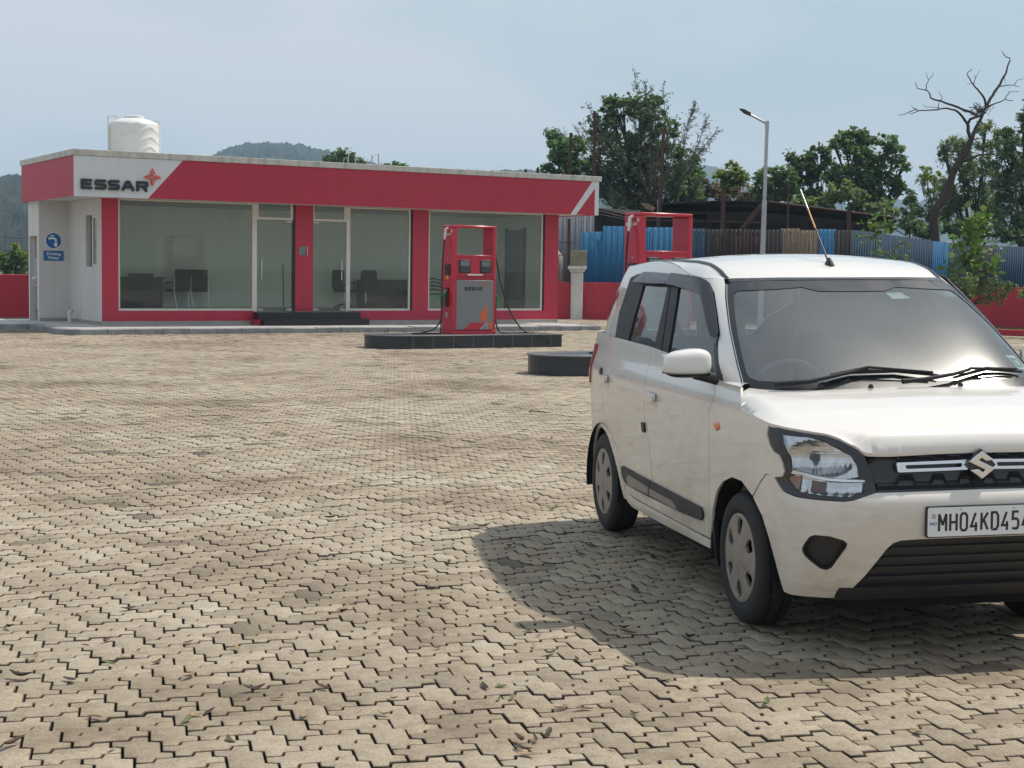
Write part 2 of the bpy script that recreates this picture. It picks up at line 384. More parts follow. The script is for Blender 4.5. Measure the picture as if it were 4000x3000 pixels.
# ================================================================== GROUND
TH = R(31.0); BO = Vector((-9.58, 35.52, 0)); E1 = Vector((math.cos(TH), math.sin(TH), 0)); E2 = Vector((-math.sin(TH), math.cos(TH), 0))
def W(a, b, z=0.0): return BO + E1 * a + E2 * b + Vector((0, 0, z))
def sheet(name, pts, z, m, kind='structure'):
    mb = MB(); mb.add([(p[0], p[1], z) for p in pts], [tuple(range(len(pts)))])
    return tag(mb.build(name, m, fixn=False), kind=kind)
sheet('ground', [(-4000, -600), (4000, -600), (4000, 5200), (-4000, 5200)], -.05, 'scrub_ground')
sheet('paving_bed', [(-30, -25), (34, -25), (34, 51.5), (-30, 51.5)], -.024, 'joint_soil')
# forecourt outside the modelled blocks (beside and behind the viewpoint)
fc = MB()
for q in ([(-30, -25), (34, -25), (34, 3.2), (-30, 3.2)], [(-30, 3.2), (-3.4, 3.2), (-22, 51.5), (-30, 51.5)], [(3.4, 3.2), (34, 3.2), (34, 51.5), (22, 51.5)]):
    fc.add([(p[0], p[1], -.006) for p in q], [(0, 1, 2, 3)])
tag(fc.build('forecourt', 'forecourt', fixn=False), kind='structure')
def pavers():
    a = .1265; d = .13
    def uedge(p, q):
        p = np.array(p, float); q = np.array(q, float); t = q - p; horiz = abs(t[0]) > abs(t[1])
        # wavy unit edge: the same points whichever block walks along it
        lo, hi = (p, q) if (t[0] + t[1]) > 0 else (q, p)
        tt = hi - lo; nn = np.array([0, 1.]) if horiz else np.array([1., 0]); sg = -1 if horiz else 1
        pts = [lo, lo + tt * .42 + nn * d * sg, lo + tt * .58 - nn * d * sg]
        if (t[0] + t[1]) > 0: return pts
        return [hi, pts[2], pts[1]]
    def outline(w, h):
        o = []
        for i in range(w): o += uedge((i, 0), (i + 1, 0))
        for j in range(h): o += uedge((w, j), (w, j + 1))
        for i in range(w, 0, -1): o += uedge((i, h), (i - 1, h))
        for j in range(h, 0, -1): o += uedge((0, j), (0, j - 1))
        return np.array(o) * a
    def inset(o, k):
        n = len(o); e = np.roll(o, -1, 0) - o; e /= np.linalg.norm(e, axis=1)[:, None]; nr = np.stack([-e[:, 1], e[:, 0]], 1); pr = np.roll(nr, 1, 0)
        b = nr + pr; b /= np.maximum(.5, (b * nr).sum(1) * 1.0)[:, None] ** 1; b = nr + pr; den = 1 + (nr * pr).sum(1)
        return o + b / np.maximum(den, .6)[:, None] * k
    ca, sa = math.cos(TH), math.sin(TH)
    verts = []; faces_n = []; loops = []; tone = []; off = 0
    lists = {}
    N = 560
    I, J = np.meshgrid(np.arange(-N, N), np.arange(-40, N + 60), indexing='ij')
    for kind, modv, (w, h) in (('h', 0, (2, 1)), ('v', 3, (1, 2))):
        sel_ = ((I - J) % 4) == modv
        gi = I[sel_]; gj = J[sel_]
        gx = (gi + w / 2) * a; gy = (gj + h / 2) * a
        X = gx * ca - gy * sa; Y = gx * sa + gy * ca
        rel = np.stack([X - BO.x, Y - BO.y], 1); A = rel[:, 0] * E1.x + rel[:, 1] * E1.y; B = rel[:, 0] * E2.x + rel[:, 1] * E2.y
        ok = (Y > 3.3) & (Y < 50.6) & (np.abs(X) < .375 * Y + 2.1) & ~((B > -2.12) & (A > -1.45) & (A < 12.6)) & ~((B > .9) & (A < -1.4))
        ok &= ~((X > 14) & (Y > 42))
        lists[kind] = (X[ok], Y[ok], w, h)
    allv = []; allf = []; allt = []; vo = 0
    for kind in lists:
        X, Y, w, h = lists[kind]
        o = outline(w, h) - np.array([w, h]) * a / 2
        rings = {k: (inset(o, k) @ np.array([[ca, sa], [-sa, ca]])) for k in (.0030, .0046, .0076, .0072, .0058)}
        n = len(o)
        for lod, (y0, y1) in enumerate(((0, 17), (17, 30), (30, 99))):
            s = (Y >= y0) & (Y < y1); x = X[s]; y = Y[s]; k = len(x)
            if not k: continue
            if lod == 0: rr = [(.0030, -.022), (.0030, -.006), (.0046, -.0018), (.0076, 0)]
            elif lod == 1: rr = [(.0030, -.022), (.0030, -.005), (.0072, 0)]
            else: rr = [(.0030, -.022), (.0030, -.003), (.0058, 0)]
            hz = rng.normal(0, .0016, k); tx = rng.normal(0, .010, k); ty = rng.normal(0, .010, k)
            rz = rng.normal(0, .006, k); jx = rng.normal(0, .0007, k); jy = rng.normal(0, .0007, k)
            V = []
            for ins, z in rr:
                q = rings[ins]
                qx = q[None, :, 0] - q[None, :, 1] * rz[:, None]; qy = q[None, :, 1] + q[None, :, 0] * rz[:, None]
                V.append(np.stack([x[:, None] + jx[:, None] + qx, y[:, None] + jy[:, None] + qy, z + hz[:, None] + qx * tx[:, None] + qy * ty[:, None]], -1))
            V = np.stack(V, 1)                                   # k, rings, n, 3
            base = vo + np.arange(k)[:, None] * (len(rr) * n)
            top = base + (len(rr) - 1) * n + np.arange(n)[None]
            allf.append((top.reshape(-1), np.full(k, n)))
            t0 = rng.beta(2.6, 2.2, k) * .62 + .30; odd = rng.random(k); t0 = np.where(odd < .014, .07 + rng.random(k) * .13, t0); t0 = np.where(odd > .985, .93 + .07 * rng.random(k), t0)
            cl = np.sin(x * .9 + 1.3) * np.sin(y * .7 + x * .4) * .06; t0 = np.clip(t0 + cl, 0, 1)
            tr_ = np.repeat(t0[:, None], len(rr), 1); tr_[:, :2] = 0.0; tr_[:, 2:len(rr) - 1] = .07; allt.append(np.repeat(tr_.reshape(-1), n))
            for r_ in range(len(rr) - 1):
                i = np.arange(n); j = (i + 1) % n
                q = np.stack([base + r_ * n + i[None], base + r_ * n + j[None], base + (r_ + 1) * n + j[None], base + (r_ + 1) * n + i[None]], -1)
                allf.append((q.reshape(-1), np.full(k * n, 4)))
            allv.append(V.reshape(-1, 3)); vo += k * len(rr) * n
    V = np.concatenate(allv).astype(np.float32); L = np.concatenate([f[0] for f in allf]).astype(np.int32); S = np.concatenate([f[1] for f in allf]).astype(np.int32)
    me = bpy.data.meshes.new('paving_blocks'); me.vertices.add(len(V)); me.vertices.foreach_set('co', V.ravel())
    me.loops.add(len(L)); me.loops.foreach_set('vertex_index', L); me.polygons.add(len(S))
    st = np.concatenate([[0], np.cumsum(S)[:-1]]).astype(np.int32); me.polygons.foreach_set('loop_start', st); me.polygons.foreach_set('loop_total', S)
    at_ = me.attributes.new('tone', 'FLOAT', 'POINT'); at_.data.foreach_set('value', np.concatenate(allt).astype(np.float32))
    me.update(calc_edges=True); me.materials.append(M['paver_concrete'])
    ob = bpy.data.objects.new('paving', me); COL.objects.link(ob); tag(ob, kind='structure')
    print('pavers verts', len(V))
pavers()
# raised walk round the building and its kerb stones
def quad_prism(mb, pts, z0, z1, mi=0):
    n = len(pts); mb.add([(p[0], p[1], z0) for p in pts] + [(p[0], p[1], z1) for p in pts], [tuple(range(n - 1, -1, -1)), tuple(range(n, 2 * n))] + [(i, (i + 1) % n, (i + 1) % n + n, i + n) for i in range(n)], mi)
mb = MB(); quad_prism(mb, [W(-1.24, -1.89)[:2], W(12.45, -1.89)[:2], W(12.45, 4.2)[:2], W(-1.24, 4.2)[:2]], -.02, .122)
quad_prism(mb, [W(-9, 1.15)[:2], W(-1.25, 1.15)[:2], W(-1.25, 9.6)[:2], W(-9, 9.6)[:2]], -.02, .118)
tag(mb.build('pavement', 'side_walk'), kind='structure')
mb = MB(); rk = random.Random(3)
def kerb_run(p, q, ins):
    p = Vector(p); q = Vector(q); d = (q - p); L = d.length; d.normalize(); n_ = max(1, round(L / .62)); s = L / n_
    for i in range(n_):
        g = .003 + rk.random() * .005; h = .128 + rk.uniform(-.008, .008)
        a = p + d * (i * s + g); b = p + d * ((i + 1) * s - g); o = Vector(ins) * .2; j = Vector(ins) * rk.uniform(-.012, .012)
        a += j; b += j
        ch = Vector(ins) * .02
        vs = [a, b, b + o, a + o]
        mb.add([(v.x, v.y, -.02) for v in vs] + [(v.x, v.y, h - .02) for v in vs[:2]] + [((a + ch).x, (a + ch).y, h), ((b + ch).x, (b + ch).y, h), ((b + o).x, (b + o).y, h), ((a + o).x, (a + o).y, h)],
               [(0, 1, 5, 4), (4, 5, 7, 6), (6, 7, 8, 9), (1, 2, 8, 7, 5), (0, 4, 6, 9, 3), (2, 3, 9, 8), (3, 2, 1, 0)])
kerb_run(W(-1.1, -2.1), W(12.62, -2.1), E2); kerb_run(W(-1.45, .9), W(-1.45, -1.75), E1); kerb_run(W(-9, .9), W(-1.45, .9), E2)
kerb_run(W(-1.45, -1.75), W(-1.1, -2.1), (E1 + E2).normalized()); kerb_run(W(12.66, -1.9), W(12.66, 4), -E1)
tag(mb.build('kerb', 'kerb_stone'), kind='structure')
# ================================================================== STATION BUILDING
BL = empty('station_building', BO, TH)
tag(BL, 'long low red and white station office with glass front and flat roof', 'building')
def bpart(mb, name, m, **k): return mb.build(name, m, BL, **k)
mb = MB()
for a0, a1 in ((0, .389), (4.834, 5.315), (8.11, 8.575), (12.16, 12.6)): mb.box(a0, a1, 0, .22, .215 if a0 != 4.834 else .44, 3.08)
for a0, a1 in ((.389, 3.73), (6.47, 8.11), (8.575, 12.16)): mb.box(a0, a1, .002, .2, .215, .455)
mb.box(3.66, 3.729, -.5, 0, .13, .26)
bpart(mb, 'red_frame', 'red_paint')
mb = MB(); mb.box(-.014, 3.66, -.016, .19, .1, .213); mb.box(6.47, 12.6, -.016, .19, .1, .213); bpart(mb, 'plinth', 'plinth_tile', bevel=.004)
mb = MB(); mb.box(-.03, -.012, .0, 2.8, .1, .205); mb.box(-.75, -.03, 2.77, 2.79, .1, .205); bpart(mb, 'skirting', 'grey_band')
# side wall with its window, wall with the drinking water sign, recess with the water cooler
RM = Matrix(((0, 1, 0, 0), (1, 0, 0, 0), (0, 0, 1, 0), (0, 0, 0, 1)))   # prism outline (b, z), depth along a
mb = MB(); mb.prism([(.002, .125), (2.8, .125), (2.8, 3.075), (.002, 3.075)], -.012, .0 - .0005 + .19, 0, RM, holes=[[(.352, 1.48), (1.277, 1.48), (1.277, 2.70), (.352, 2.70)]])
bpart(mb, 'side_wall', 'white_paint')
mb = MB(); mb.box(-.75, .2, 2.8, 2.95, .12, 3.075); bpart(mb, 'sign_wall', 'white_paint')
mb = MB(); mb.prism([(2.951, .125), (3.85, .125), (3.85, 3.075), (2.951, 3.075)], -.75, -.65, 0, RM, holes=[[(2.99, .127), (3.74, .127), (3.74, 2.22), (2.99, 2.22)]])
mb.box(-.65, .2, 3.72, 3.85, .12, 3.075); mb.box(-.1, 0, 2.951, 3.72, .12, 3.07); mb.box(-.65, -.1, 2.951, 3.72, 2.24, 2.3); bpart(mb, 'recess_wall', 'white_paint')
mb = MB(); mb.box(.2, 12.6, 3.75, 3.95, .12, 3.075); mb.box(12.45, 12.6, .22, 3.75, .12, 3.075); bpart(mb, 'rear_wall', 'inner_wall')
mb = MB(); mb.box(.19, 12.45, .2, 3.75, .40, .44); mb.box(3.731, 6.469, .0, .199, .40, .438); bpart(mb, 'floor_slab', 'dark_floor')
mb = MB(); mb.box(-.885, 13.19, -1.005, 3.86, 3.078, 3.10); bpart(mb, 'soffit', 'white_paint')
mb = MB(); mb.box(-.93, 13.28, -1.06, 3.92, 3.962, 4.10); bpart(mb, 'roof_slab', 'slab_paint', bevel=.008)
mb = MB(); mb.box(-.9, -.86, -1.0, 3.88, 3.06, 3.96); mb.box(13.16, 13.2, -1.0, 3.88, 3.06, 3.96); mb.box(-.86, 13.16, 3.84, 3.88, 3.06, 3.96); bpart(mb, 'side_fascia', 'red_panel')
mb = MB(); mb.prism([(.775, 3.06), (13.2, 3.06), (13.2, 3.958), (1.603, 3.958)], -1.03, -1.0); bpart(mb, 'front_fascia', 'red_panel')
mb = MB(); mb.prism([(-.903, 3.055), (.772, 3.055), (1.60, 3.958), (-.903, 3.958)], -1.034, -.997); bpart(mb, 'white_fascia_panel', 'white_panel')
mb = MB(); mb.prism([(12.30, 3.056), (12.48, 3.056), (13.075, 3.78), (13.075, 3.056), (13.204, 3.056), (13.204, 3.957), (12.985, 3.957)], -1.036, -1.028); bpart(mb, 'white_stripe', 'white_panel')
mb = MB(); mb.box(3.735, 6.47, -.36, -.001, .13, .432); bpart(mb, 'upper_step', 'granite', bevel=.008)
mb = MB(); mb.prism([(3.74, -.72)] + [(6.45, -.72)] + arc(6.45, -.57, .15, -90, 0, 5) + [(6.6, -.362), (3.74, -.362)], 0, 1)
mb.v = [(x, z, .125 + .15 * y) for x, y, z in mb.v]; bpart(mb, 'lower_step', 'granite', bevel=.006)
def window(a0, a1, z0, z1, name='window', glass=True, dark_right=False, sill=.055):
    f = MB(); t = .045
    f.box(a0, a0 + t, .03, .10, z0, z1); f.box(a1 - t, a1, .03, .10, z0, z1); f.box(a0 + t, a1 - t, .03, .10, z0, z0 + sill); f.box(a0 + t, a1 - t, .03, .10, z1 - .03, z1)
    w = f.build(name, 'frame_white', BL, bevel=.003)
    g = MB(); g.box(a0 + t, a1 - t, .06, .068, z0 + sill, z1 - .03); g.build('pane', 'shop_glass', w)
    if dark_right:
        k = MB(); k.box(a1 + .001, a1 + .05, .02, .12, z0, z1); k.build('gasket', 'black_plastic', w)
    return w
window(.392, 3.76, .458, 3.075); window(6.30, 8.058, .456, 3.075, dark_right=True); window(8.58, 12.108, .456, 3.075, dark_right=True)
def glass_door(a0, a1, hx, jamb_left, dark=None):
    """single glass leaf on patch fittings under a framed light"""
    d = MB(); t = .05
    ja = (a0, a0 + .075) if jamb_left else (a1 - .055, a1)
    d.box(ja[0], ja[1], .03, .10, .44, 3.075)
    x0, x1 = (ja[1], a1) if jamb_left else (a0, ja[0])
    d.box(x0, x1, .03, .10, 2.70, 2.755); d.box(x0, x0 + .045, .03, .10, 2.755, 3.075); d.box(x1 - .07, x1, .03, .10, 2.755, 3.075)
    door = d.build('door', 'frame_white', BL, bevel=.003)
    g = MB(); g.box(x0 + .01, x1 - .01, .055, .067, .455, 2.69); g.box(x0 + .045, x1 - .07, .06, .066, 2.756, 3.07); g.build('pane', 'shop_glass', door)
    q0 = x1 - .17 if jamb_left else x0 + .012
    for q, z0, z1 in ((x0 + .012, .458, .51), (x1 - .17, .458, .51), (q0, 2.64, 2.688)):
        p = MB(); p.box(q, q + .158, .045, .077, z0, z1); p.build('patch_fitting', 'aluminium', door, bevel=.003)
    h = MB(); h.tube([(hx, .0, 1.22), (hx, .0, 1.72)], .013, 8)
    for z in (1.3, 1.64): h.tube([(hx, .0, z), (hx, .06, z)], .009, 6)
    h.build('handle', 'chrome', door, smooth=40)
    if dark:
        k = MB(); k.box(dark[0], dark[1], .02, .14, .44, 3.075); k.build('gasket', 'black_plastic', door)
glass_door(3.76, 4.79, 3.95, True, (4.791, 4.833)); glass_door(5.317, 6.30, 6.10, False)
# side window (white sliding frame, black reveal)
f = MB(); RMb = lambda b0, b1, z0, z1, a0=.045, a1=.085: f.box(a0, a1, b0, b1, z0, z1)
RMb(.354, .42, 1.482, 2.698); RMb(.90, .98, 1.482, 2.698); RMb(.42, .90, 1.482, 1.545); RMb(.42, .90, 2.63, 2.698); RMb(.62, .66, 1.545, 2.63)
w = f.build('side_window', 'frame_white', BL, bevel=.003)
g = MB(); g.box(.06, .066, .42, .90, 1.545, 2.63); g.build('pane', 'shop_glass', w)
g = MB(); g.box(.10, .12, .98, 1.275, 1.482, 2.698); g.build('shutter', 'black_plastic', w)
def stroke(path, w, close=False):
    """outline of a thick polyline with mitred corners"""
    P = [np.array(p, float) for p in path]; n = len(P); L = []; Rr = []
    for i in range(n):
        d0 = P[i] - P[i - 1] if i else P[1] - P[0]; d1 = P[i + 1] - P[i] if i < n - 1 else P[-1] - P[-2]
        d0 = d0 / np.linalg.norm(d0); d1 = d1 / np.linalg.norm(d1); n0 = np.array([-d0[1], d0[0]]); n1 = np.array([-d1[1], d1[0]])
        b = (n0 + n1) / max(.5, 1 + n0 @ n1); L.append(P[i] + b * w / 2); Rr.append(P[i] - b * w / 2)
    return [tuple(p) for p in L + Rr[::-1]]
S_PATH = [(1.12, .87), (.24, .87), (.13, .79), (.13, .60), (.24, .50), (.92, .50), (1.02, .41), (1.02, .21), (.92, .13), (.03, .13)]
WORD = [(0.0, [[(.14, 0), (.14, 1)]], [[(.28, .87), (1.1, .87)], [(.28, .5), (1.02, .5)], [(.28, .13), (1.1, .13)]]),
        (1.36, [S_PATH], []), (2.68, [S_PATH], []),
        (3.98, [[(.12, 0), (.55, .86), (.78, .86), (1.25, 0)]], [[(.45, .33), (.90, .33)]]),
        (5.50, [[(.14, 0), (.14, .87), (.98, .87), (1.08, .78), (1.08, .56), (.98, .46), (.28, .46)]], [[(.80, .335), (1.05, 0)]])]
def word_mesh(x0, z0, h, y0, y1, sx=1.0, only=None):
    mb = MB()
    for k, (ox, mains, bars) in enumerate(WORD):
        for j, pth in enumerate(mains + bars):
            poly = [(x0 + (ox + p[0]) * h * sx, z0 + p[1] * h) for p in stroke(pth, .26)]
            mb.prism(poly, y0 - .0006 * j, y1)
    return mb
def star(mb_r, mb_o, cx, cz, r, y0, y1):
    for k, (dx, dz) in enumerate(((0, 1), (1, 0), (0, -1), (-1, 0))):
        px, pz = dz, -dx
        g = .10
        c = (cx + dx * r * g - 0, cz + dz * r * g)
        w = .27 * r
        tip = (cx + dx * r * 1.02, cz + dz * r * 1.02)
        a = (cx + dx * r * .42 + px * w, cz + dz * r * .42 + pz * w); b = (cx + dx * r * .42 - px * w, cz + dz * r * .42 - pz * w)
        mb_r.prism([c, a, tip], y0, y1); mb_o.prism([c, tip, b], y0 - .0005, y1)
SG = empty('lettering_sign', W(0, -1.036), TH); tag(SG, 'raised black letters ESSAR with red four-pointed star on white fascia', 'sign')
word_mesh(-.765, 3.215, .228, -.055, 0, 1.005).build('letters', 'letter_black', SG)
r_, o_ = MB(), MB(); star(r_, o_, .872, 3.545, .20, -.05, 0); r_.build('red_star_half', 'letter_red', SG); o_.build('orange_star_half', 'letter_orange', SG)
# drinking water sign
DW = empty('water_sign', W(-.397, 2.798), TH); tag(DW, 'round blue tap sign over blue Drinking Water plate on white side wall', 'sign')
mb = MB(); mb.prism(arc(0, 2.105, .205, 0, 352, 44), -.010, 0); mb.build('border', 'sign_white', DW)
mb = MB(); mb.prism(arc(0, 2.105, .188, 0, 352, 44), -.014, -.0102); mb.build('disc', 'sign_blue', DW)
mb = MB(); mb.prism([(-.245, 1.612), (.245, 1.612), (.245, 1.856), (-.245, 1.856)], -.010, 0); mb.build('plate', 'sign_blue', DW)
mb = MB()
tap = stroke([(-.10, .055), (.02, .055), (.055, .03), (.055, -.03)], .042)
mb.prism([(x, 2.105 + z) for x, z in tap], -.018, -.0142); mb.prism([(x, 2.105 + z) for x, z in stroke([(-.03, .075), (-.03, .115)], .022)], -.0175, -.0142)
mb.prism([(x, 2.105 + z) for x, z in stroke([(-.075, .122), (.012, .122)], .022)], -.018, -.0142)
mb.prism([(x, 2.105 + z) for x, z in stroke([(-.105, .09), (-.105, .02)], .026)], -.0183, -.0142)
mb.prism([(.01, 2.055), (.095, 2.055), (.08, 1.955), (.025, 1.955)], -.0178, -.0142); mb.build('tap_symbol', 'sign_white', DW)
for t_, z_ in (('Drinking', 1.748), ('Water', 1.652)):
    mb = text_mesh(t_, .10, .002, 'CENTER', .0015); mb.v = [(x, y - .012, z + z_) for x, y, z in mb.v]; mb.build('writing', 'sign_white', DW, fixn=False)
# notice plate on the column
PL = empty('notice_plate', W(5.02, 0), TH); tag(PL, 'small pale square notice plate on red column between the doors', 'sign')
mb = MB(); mb.box(-.09, .09, -.012, 0, 1.84, 2.055); mb.build('plate', 'screen_pale', PL, bevel=.003); mb = MB(); mb.box(.125, .15, -.012, 0, 1.84, 2.055); mb.build('strip', 'aluminium', PL)
mb = MB(); mb.box(-.055, .055, -.0145, -.0122, 1.945, 1.957); mb.build('writing_line', 'dash_grey', PL)
# pipe stub
mb = MB(); mb.tube([(.0, 0, .02), (0, 0, .22), (.02, .02, .27), (.09, .1, .28)], .045, 14); mb.lathe([(.055, .19), (.055, .235), (.046, .235)], 14)
tag(mb.build('drain_pipe', 'white_paint', smooth=50, loc=W(-.25, 1.9, .12), rot=(0, 0, TH)), 'short white drain pipe standing at foot of white side wall', 'pipe')
# water cooler in the recess
WC = empty('water_cooler', W(-.42, 3.05, .12), TH); tag(WC, 'steel water cooler on stand inside the recess beside the tap sign', 'water cooler')
mb = MB(); mb.box(-.28, .1, .0, .45, .95, 1.55); mb.build('tank', 'steel', WC, bevel=.02); mb = MB(); mb.box(-.32, .1, -.0, .5, .84, .93); mb.build('drip_tray', 'steel', WC, bevel=.01)
mb = MB(); mb.box(-.22, .08, .03, .42, .25, .84); mb.build('stand', 'frame_white', WC, bevel=.01)
for q in (.15, .32): mb = MB(); mb.tube([(-.28, q, 1.08), (-.34, q, 1.08), (-.35, q, 1.03)], .014, 8); mb.build('tap', 'chrome', WC, smooth=50)
mb = MB(); mb.lathe([(0, .0), (.12, .0), (.14, .28), (.15, .28), (.13, -.0)], 16); tag(mb.build('bucket', 'black_plastic', smooth=40, loc=W(-.60, 3.12, .125), rot=(0, 0, TH)), 'small black bucket on floor under the water cooler', 'bucket')
# ------------------------------------------------------------------ furniture behind the glass
FZ = .442
DK = empty('office_desk', W(1.85, 3.3, FZ), TH); tag(DK, 'dark wooden desk behind the leftmost shop window', 'desk')
mb = MB(); mb.box(-.62, .62, -.32, .32, .74, .79); mb.build('desk_top', 'wood_dark', DK, bevel=.006)
mb = MB(); mb.box(-.58, .58, -.27, -.24, .02, .74); mb.build('modesty_panel', 'wood_dark', DK)
for s in (-1, 1): mb = MB(); mb.box(s * .56 - .02, s * .56 + .02, -.24, .28, 0, .74); mb.build('side_panel', 'wood_dark', DK)
mb = MB(); mb.box(-.18, .40, -.10, .16, .0, .085); tag(mb.build('document_tray', 'black_plastic', bevel=.006, loc=W(1.85, 3.3, FZ + .79), rot=(0, 0, TH)), 'flat black tray lying on the dark desk', 'tray')
def visitor_chair():
    t = empty('visitor_chair'); bk = MB(); bk.box(-.235, .235, .20, .245, .47, 1.0); bk.build('backrest', 'chair_black', t, bevel=.02)
    s = MB(); s.box(-.24, .24, -.24, .22, .42, .48); s.build('seat', 'chair_black', t, bevel=.02)
    for sx in (-1, 1):
        f = MB(); f.tube([(sx * .27, -.24, 0), (sx * .27, -.18, .45), (sx * .27, -.16, .64), (sx * .27, .20, .66)], .012, 8); f.build('leg', 'chrome', t, smooth=50)
        f = MB(); f.tube([(sx * .26, .34, 0), (sx * .26, .20, .45), (sx * .245, .24, .8)], .012, 8); f.build('leg', 'chrome', t, smooth=50)
        f = MB(); f.box(sx * .27 - .022, sx * .27 + .022, -.18, .18, .655, .68); f.build('armrest', 'black_plastic', t, bevel=.008)
    return t
c0 = visitor_chair(); c0.location = W(2.88, 3.15, FZ); c0.rotation_euler = (0, 0, TH + R(196)); tag(c0, 'black padded visitor chair nearest the dark desk', 'chair', 'visitor chairs behind the left window')
c1 = copy_tree(c0); c1.location = W(3.46, 3.2, FZ); c1.rotation_euler = (0, 0, TH + R(160)); tag(c1, 'black padded visitor chair second from the dark desk, turned aside', 'chair')
def office_chair():
    t = empty('office_chair'); b = MB(); b.prism(roundpoly([(-.24, .52), (.24, .52), (.22, 1.05), (-.22, 1.05)], .08), .20, .27); b.build('backrest', 'chair_black', t, bevel=.02)
    s = MB(); s.box(-.25, .25, -.25, .22, .43, .52); s.build('seat', 'chair_black', t, bevel=.03)
    for sx in (-1, 1):
        f = MB(); f.tube([(sx * .25, -.05, .45), (sx * .31, -.14, .62), (sx * .31, -.10, .70), (sx * .31, .12, .70), (sx * .30, .14, .62), (sx * .25, .02, .47)], .017, 8); f.build('armrest', 'black_plastic', t, smooth=50)
    p = MB(); p.tube([(0, 0, .1), (0, 0, .45)], .028, 10); p.build('gas_column', 'chrome', t, smooth=50)
    for k in range(5):
        a = 2 * math.pi * k / 5; l = MB(); l.tube([(0, 0, .12), (.28 * math.cos(a), .28 * math.sin(a), .06)], [.025, .014], 8); l.lathe([(0, 0), (.028, .01), (.028, .05), (0, .06)], 8, 0, Matrix.Translation((.28 * math.cos(a), .28 * math.sin(a), 0))); l.build('base_arm', 'black_plastic', t, smooth=50)
    return t
o0 = office_chair(); o0.location = W(7.45, 2.75, FZ); o0.rotation_euler = (0, 0, TH + R(105)); tag(o0, 'black swivel chair seen through the right glass door', 'chair', 'swivel chairs at the dark table')
o1 = copy_tree(o0); o1.location = W(8.25, 3.1, FZ); o1.rotation_euler = (0, 0, TH + R(175)); tag(o1, 'black swivel chair at near end of dark table, back to wall', 'chair')
o2 = copy_tree(o0); o2.location = W(9.55, 2.9, FZ); o2.rotation_euler = (0, 0, TH + R(-80)); tag(o2, 'black swivel chair at the right end of the dark table', 'chair')
TB = empty('office_table', W(9.0, 3.35, FZ), TH); tag(TB, 'long dark table behind the middle shop window', 'table')
mb = MB(); mb.box(-.8, .8, -.3, .3, .74, .785); mb.build('table_top', 'wood_dark', TB, bevel=.005); mb = MB(); mb.box(-.75, .75, -.27, -.24, .05, .74); mb.build('front_panel', 'wood_dark', TB)
for s in (-1, 1): mb = MB(); mb.box(s * .76 - .02, s * .76 + .02, -.24, .26, 0, .74); mb.build('leg', 'wood_dark', TB)
PC = empty('plastic_chair', W(9.75, 1.9, FZ), TH + R(150)); tag(PC, 'brown plastic garden chair behind the window left of the fuel pump', 'chair')
mb = MB(); mb.box(-.22, .22, -.22, .22, .40, .43); mb.build('seat', 'plastic_brown', PC, bevel=.01); mb = MB()
for k in range(4): mb.tube([(-.24, .22, .52 + .09 * k), (0, .28, .55 + .10 * k), (.24, .22, .52 + .09 * k)], .022, 6)
for s in (-1, 1): mb.tube([(s * .24, .2, .4), (s * .25, .26, .84)], .024, 6)
mb.build('backrest', 'plastic_brown', PC, smooth=50)
for s in (-1, 1):
    for q in (-1, 1): mb = MB(); mb.tube([(s * .26, q * .25, 0), (s * .21, q * .2, .41)], [.018, .03], 6); mb.build('leg', 'plastic_brown', PC, smooth=50)
    mb = MB(); mb.tube([(s * .25, -.2, .4), (s * .27, -.18, .64), (s * .27, .22, .66)], .022, 6); mb.build('armrest', 'plastic_brown', PC, smooth=50)
mb = MB(); mb.tube([(0, 0, 0), (.08, .25, 1.15)], .018, 8); tag(mb.build('broom_stick', 'wood_dark', smooth=50, loc=W(5.6, 2.6, FZ), rot=(0, 0, TH)), 'dark stick leaning on inner wall behind the left glass door', 'stick')
DR = empty('inner_door', W(12.44, 2.0, FZ), TH); tag(DR, 'grey inner door ajar on the side wall behind the right window', 'door')
mb = MB(); mb.box(-.02, .005, -.47, .47, 0, 2.25); mb.build('door_leaf', 'sheet_grey', DR); mb = MB(); mb.box(-.05, .004, .471, .53, 0, 2.3); mb.box(-.05, .004, -.53, -.471, 0, 2.3); mb.build('door_frame', 'black_plastic', DR)
# ------------------------------------------------------------------ roof things
TK = empty('water_tank', W(1.39, 2.0, 4.10), TH); tag(TK, 'white ribbed plastic water tank on the office roof', 'water tank')
def tank_body():
    mb = MB(); nz_, na = 44, 96; vs = []
    for i in range(nz_ + 1):
        z = i / nz_ * 1.02
        r = .60
        if z > .84: q = (z - .84) / .18; r = .60 - .30 * q ** 2.4 * .9
        if z < .03: r = .585
        for j in range(na):
            a = 2 * math.pi * j / na
            ph = z - .34 * abs((((a + 1.2) * 2 / (2 * math.pi)) % 1) * 2 - 1) ** 1.3
            rib = max(0, math.cos(ph * 2 * math.pi / .235)) ** 8 * .024 if .02 < z < .93 else 0
            vs.append(((r + rib) * math.cos(a), (r + rib) * math.sin(a), z))
    fs = [(i * na + j, i * na + (j + 1) % na, (i + 1) * na + (j + 1) % na, (i + 1) * na + j) for i in range(nz_) for j in range(na)] + [tuple(nz_ * na + j for j in range(na))]
    mb.add(vs, fs); return mb
tank_body().build('tank_body', 'tank_white', TK, smooth=60)
mb = MB(); mb.lathe([(.0, 1.10), (.20, 1.10), (.235, 1.085), (.24, 1.02), (.24, .98)], 32); mb.build('lid', 'tank_white', TK, smooth=40)
for sx in (-1, 1):
    mb = MB(); mb.tube([(sx * .64, 0, 0), (sx * .64, 0, 1.06 - (.06 if sx > 0 else 0)), (sx * .42, 0, 1.06 - (.06 if sx > 0 else 0)), (sx * .42, 0, .95)], .022, 8); mb.build('pipe', 'frame_white', TK, smooth=50)
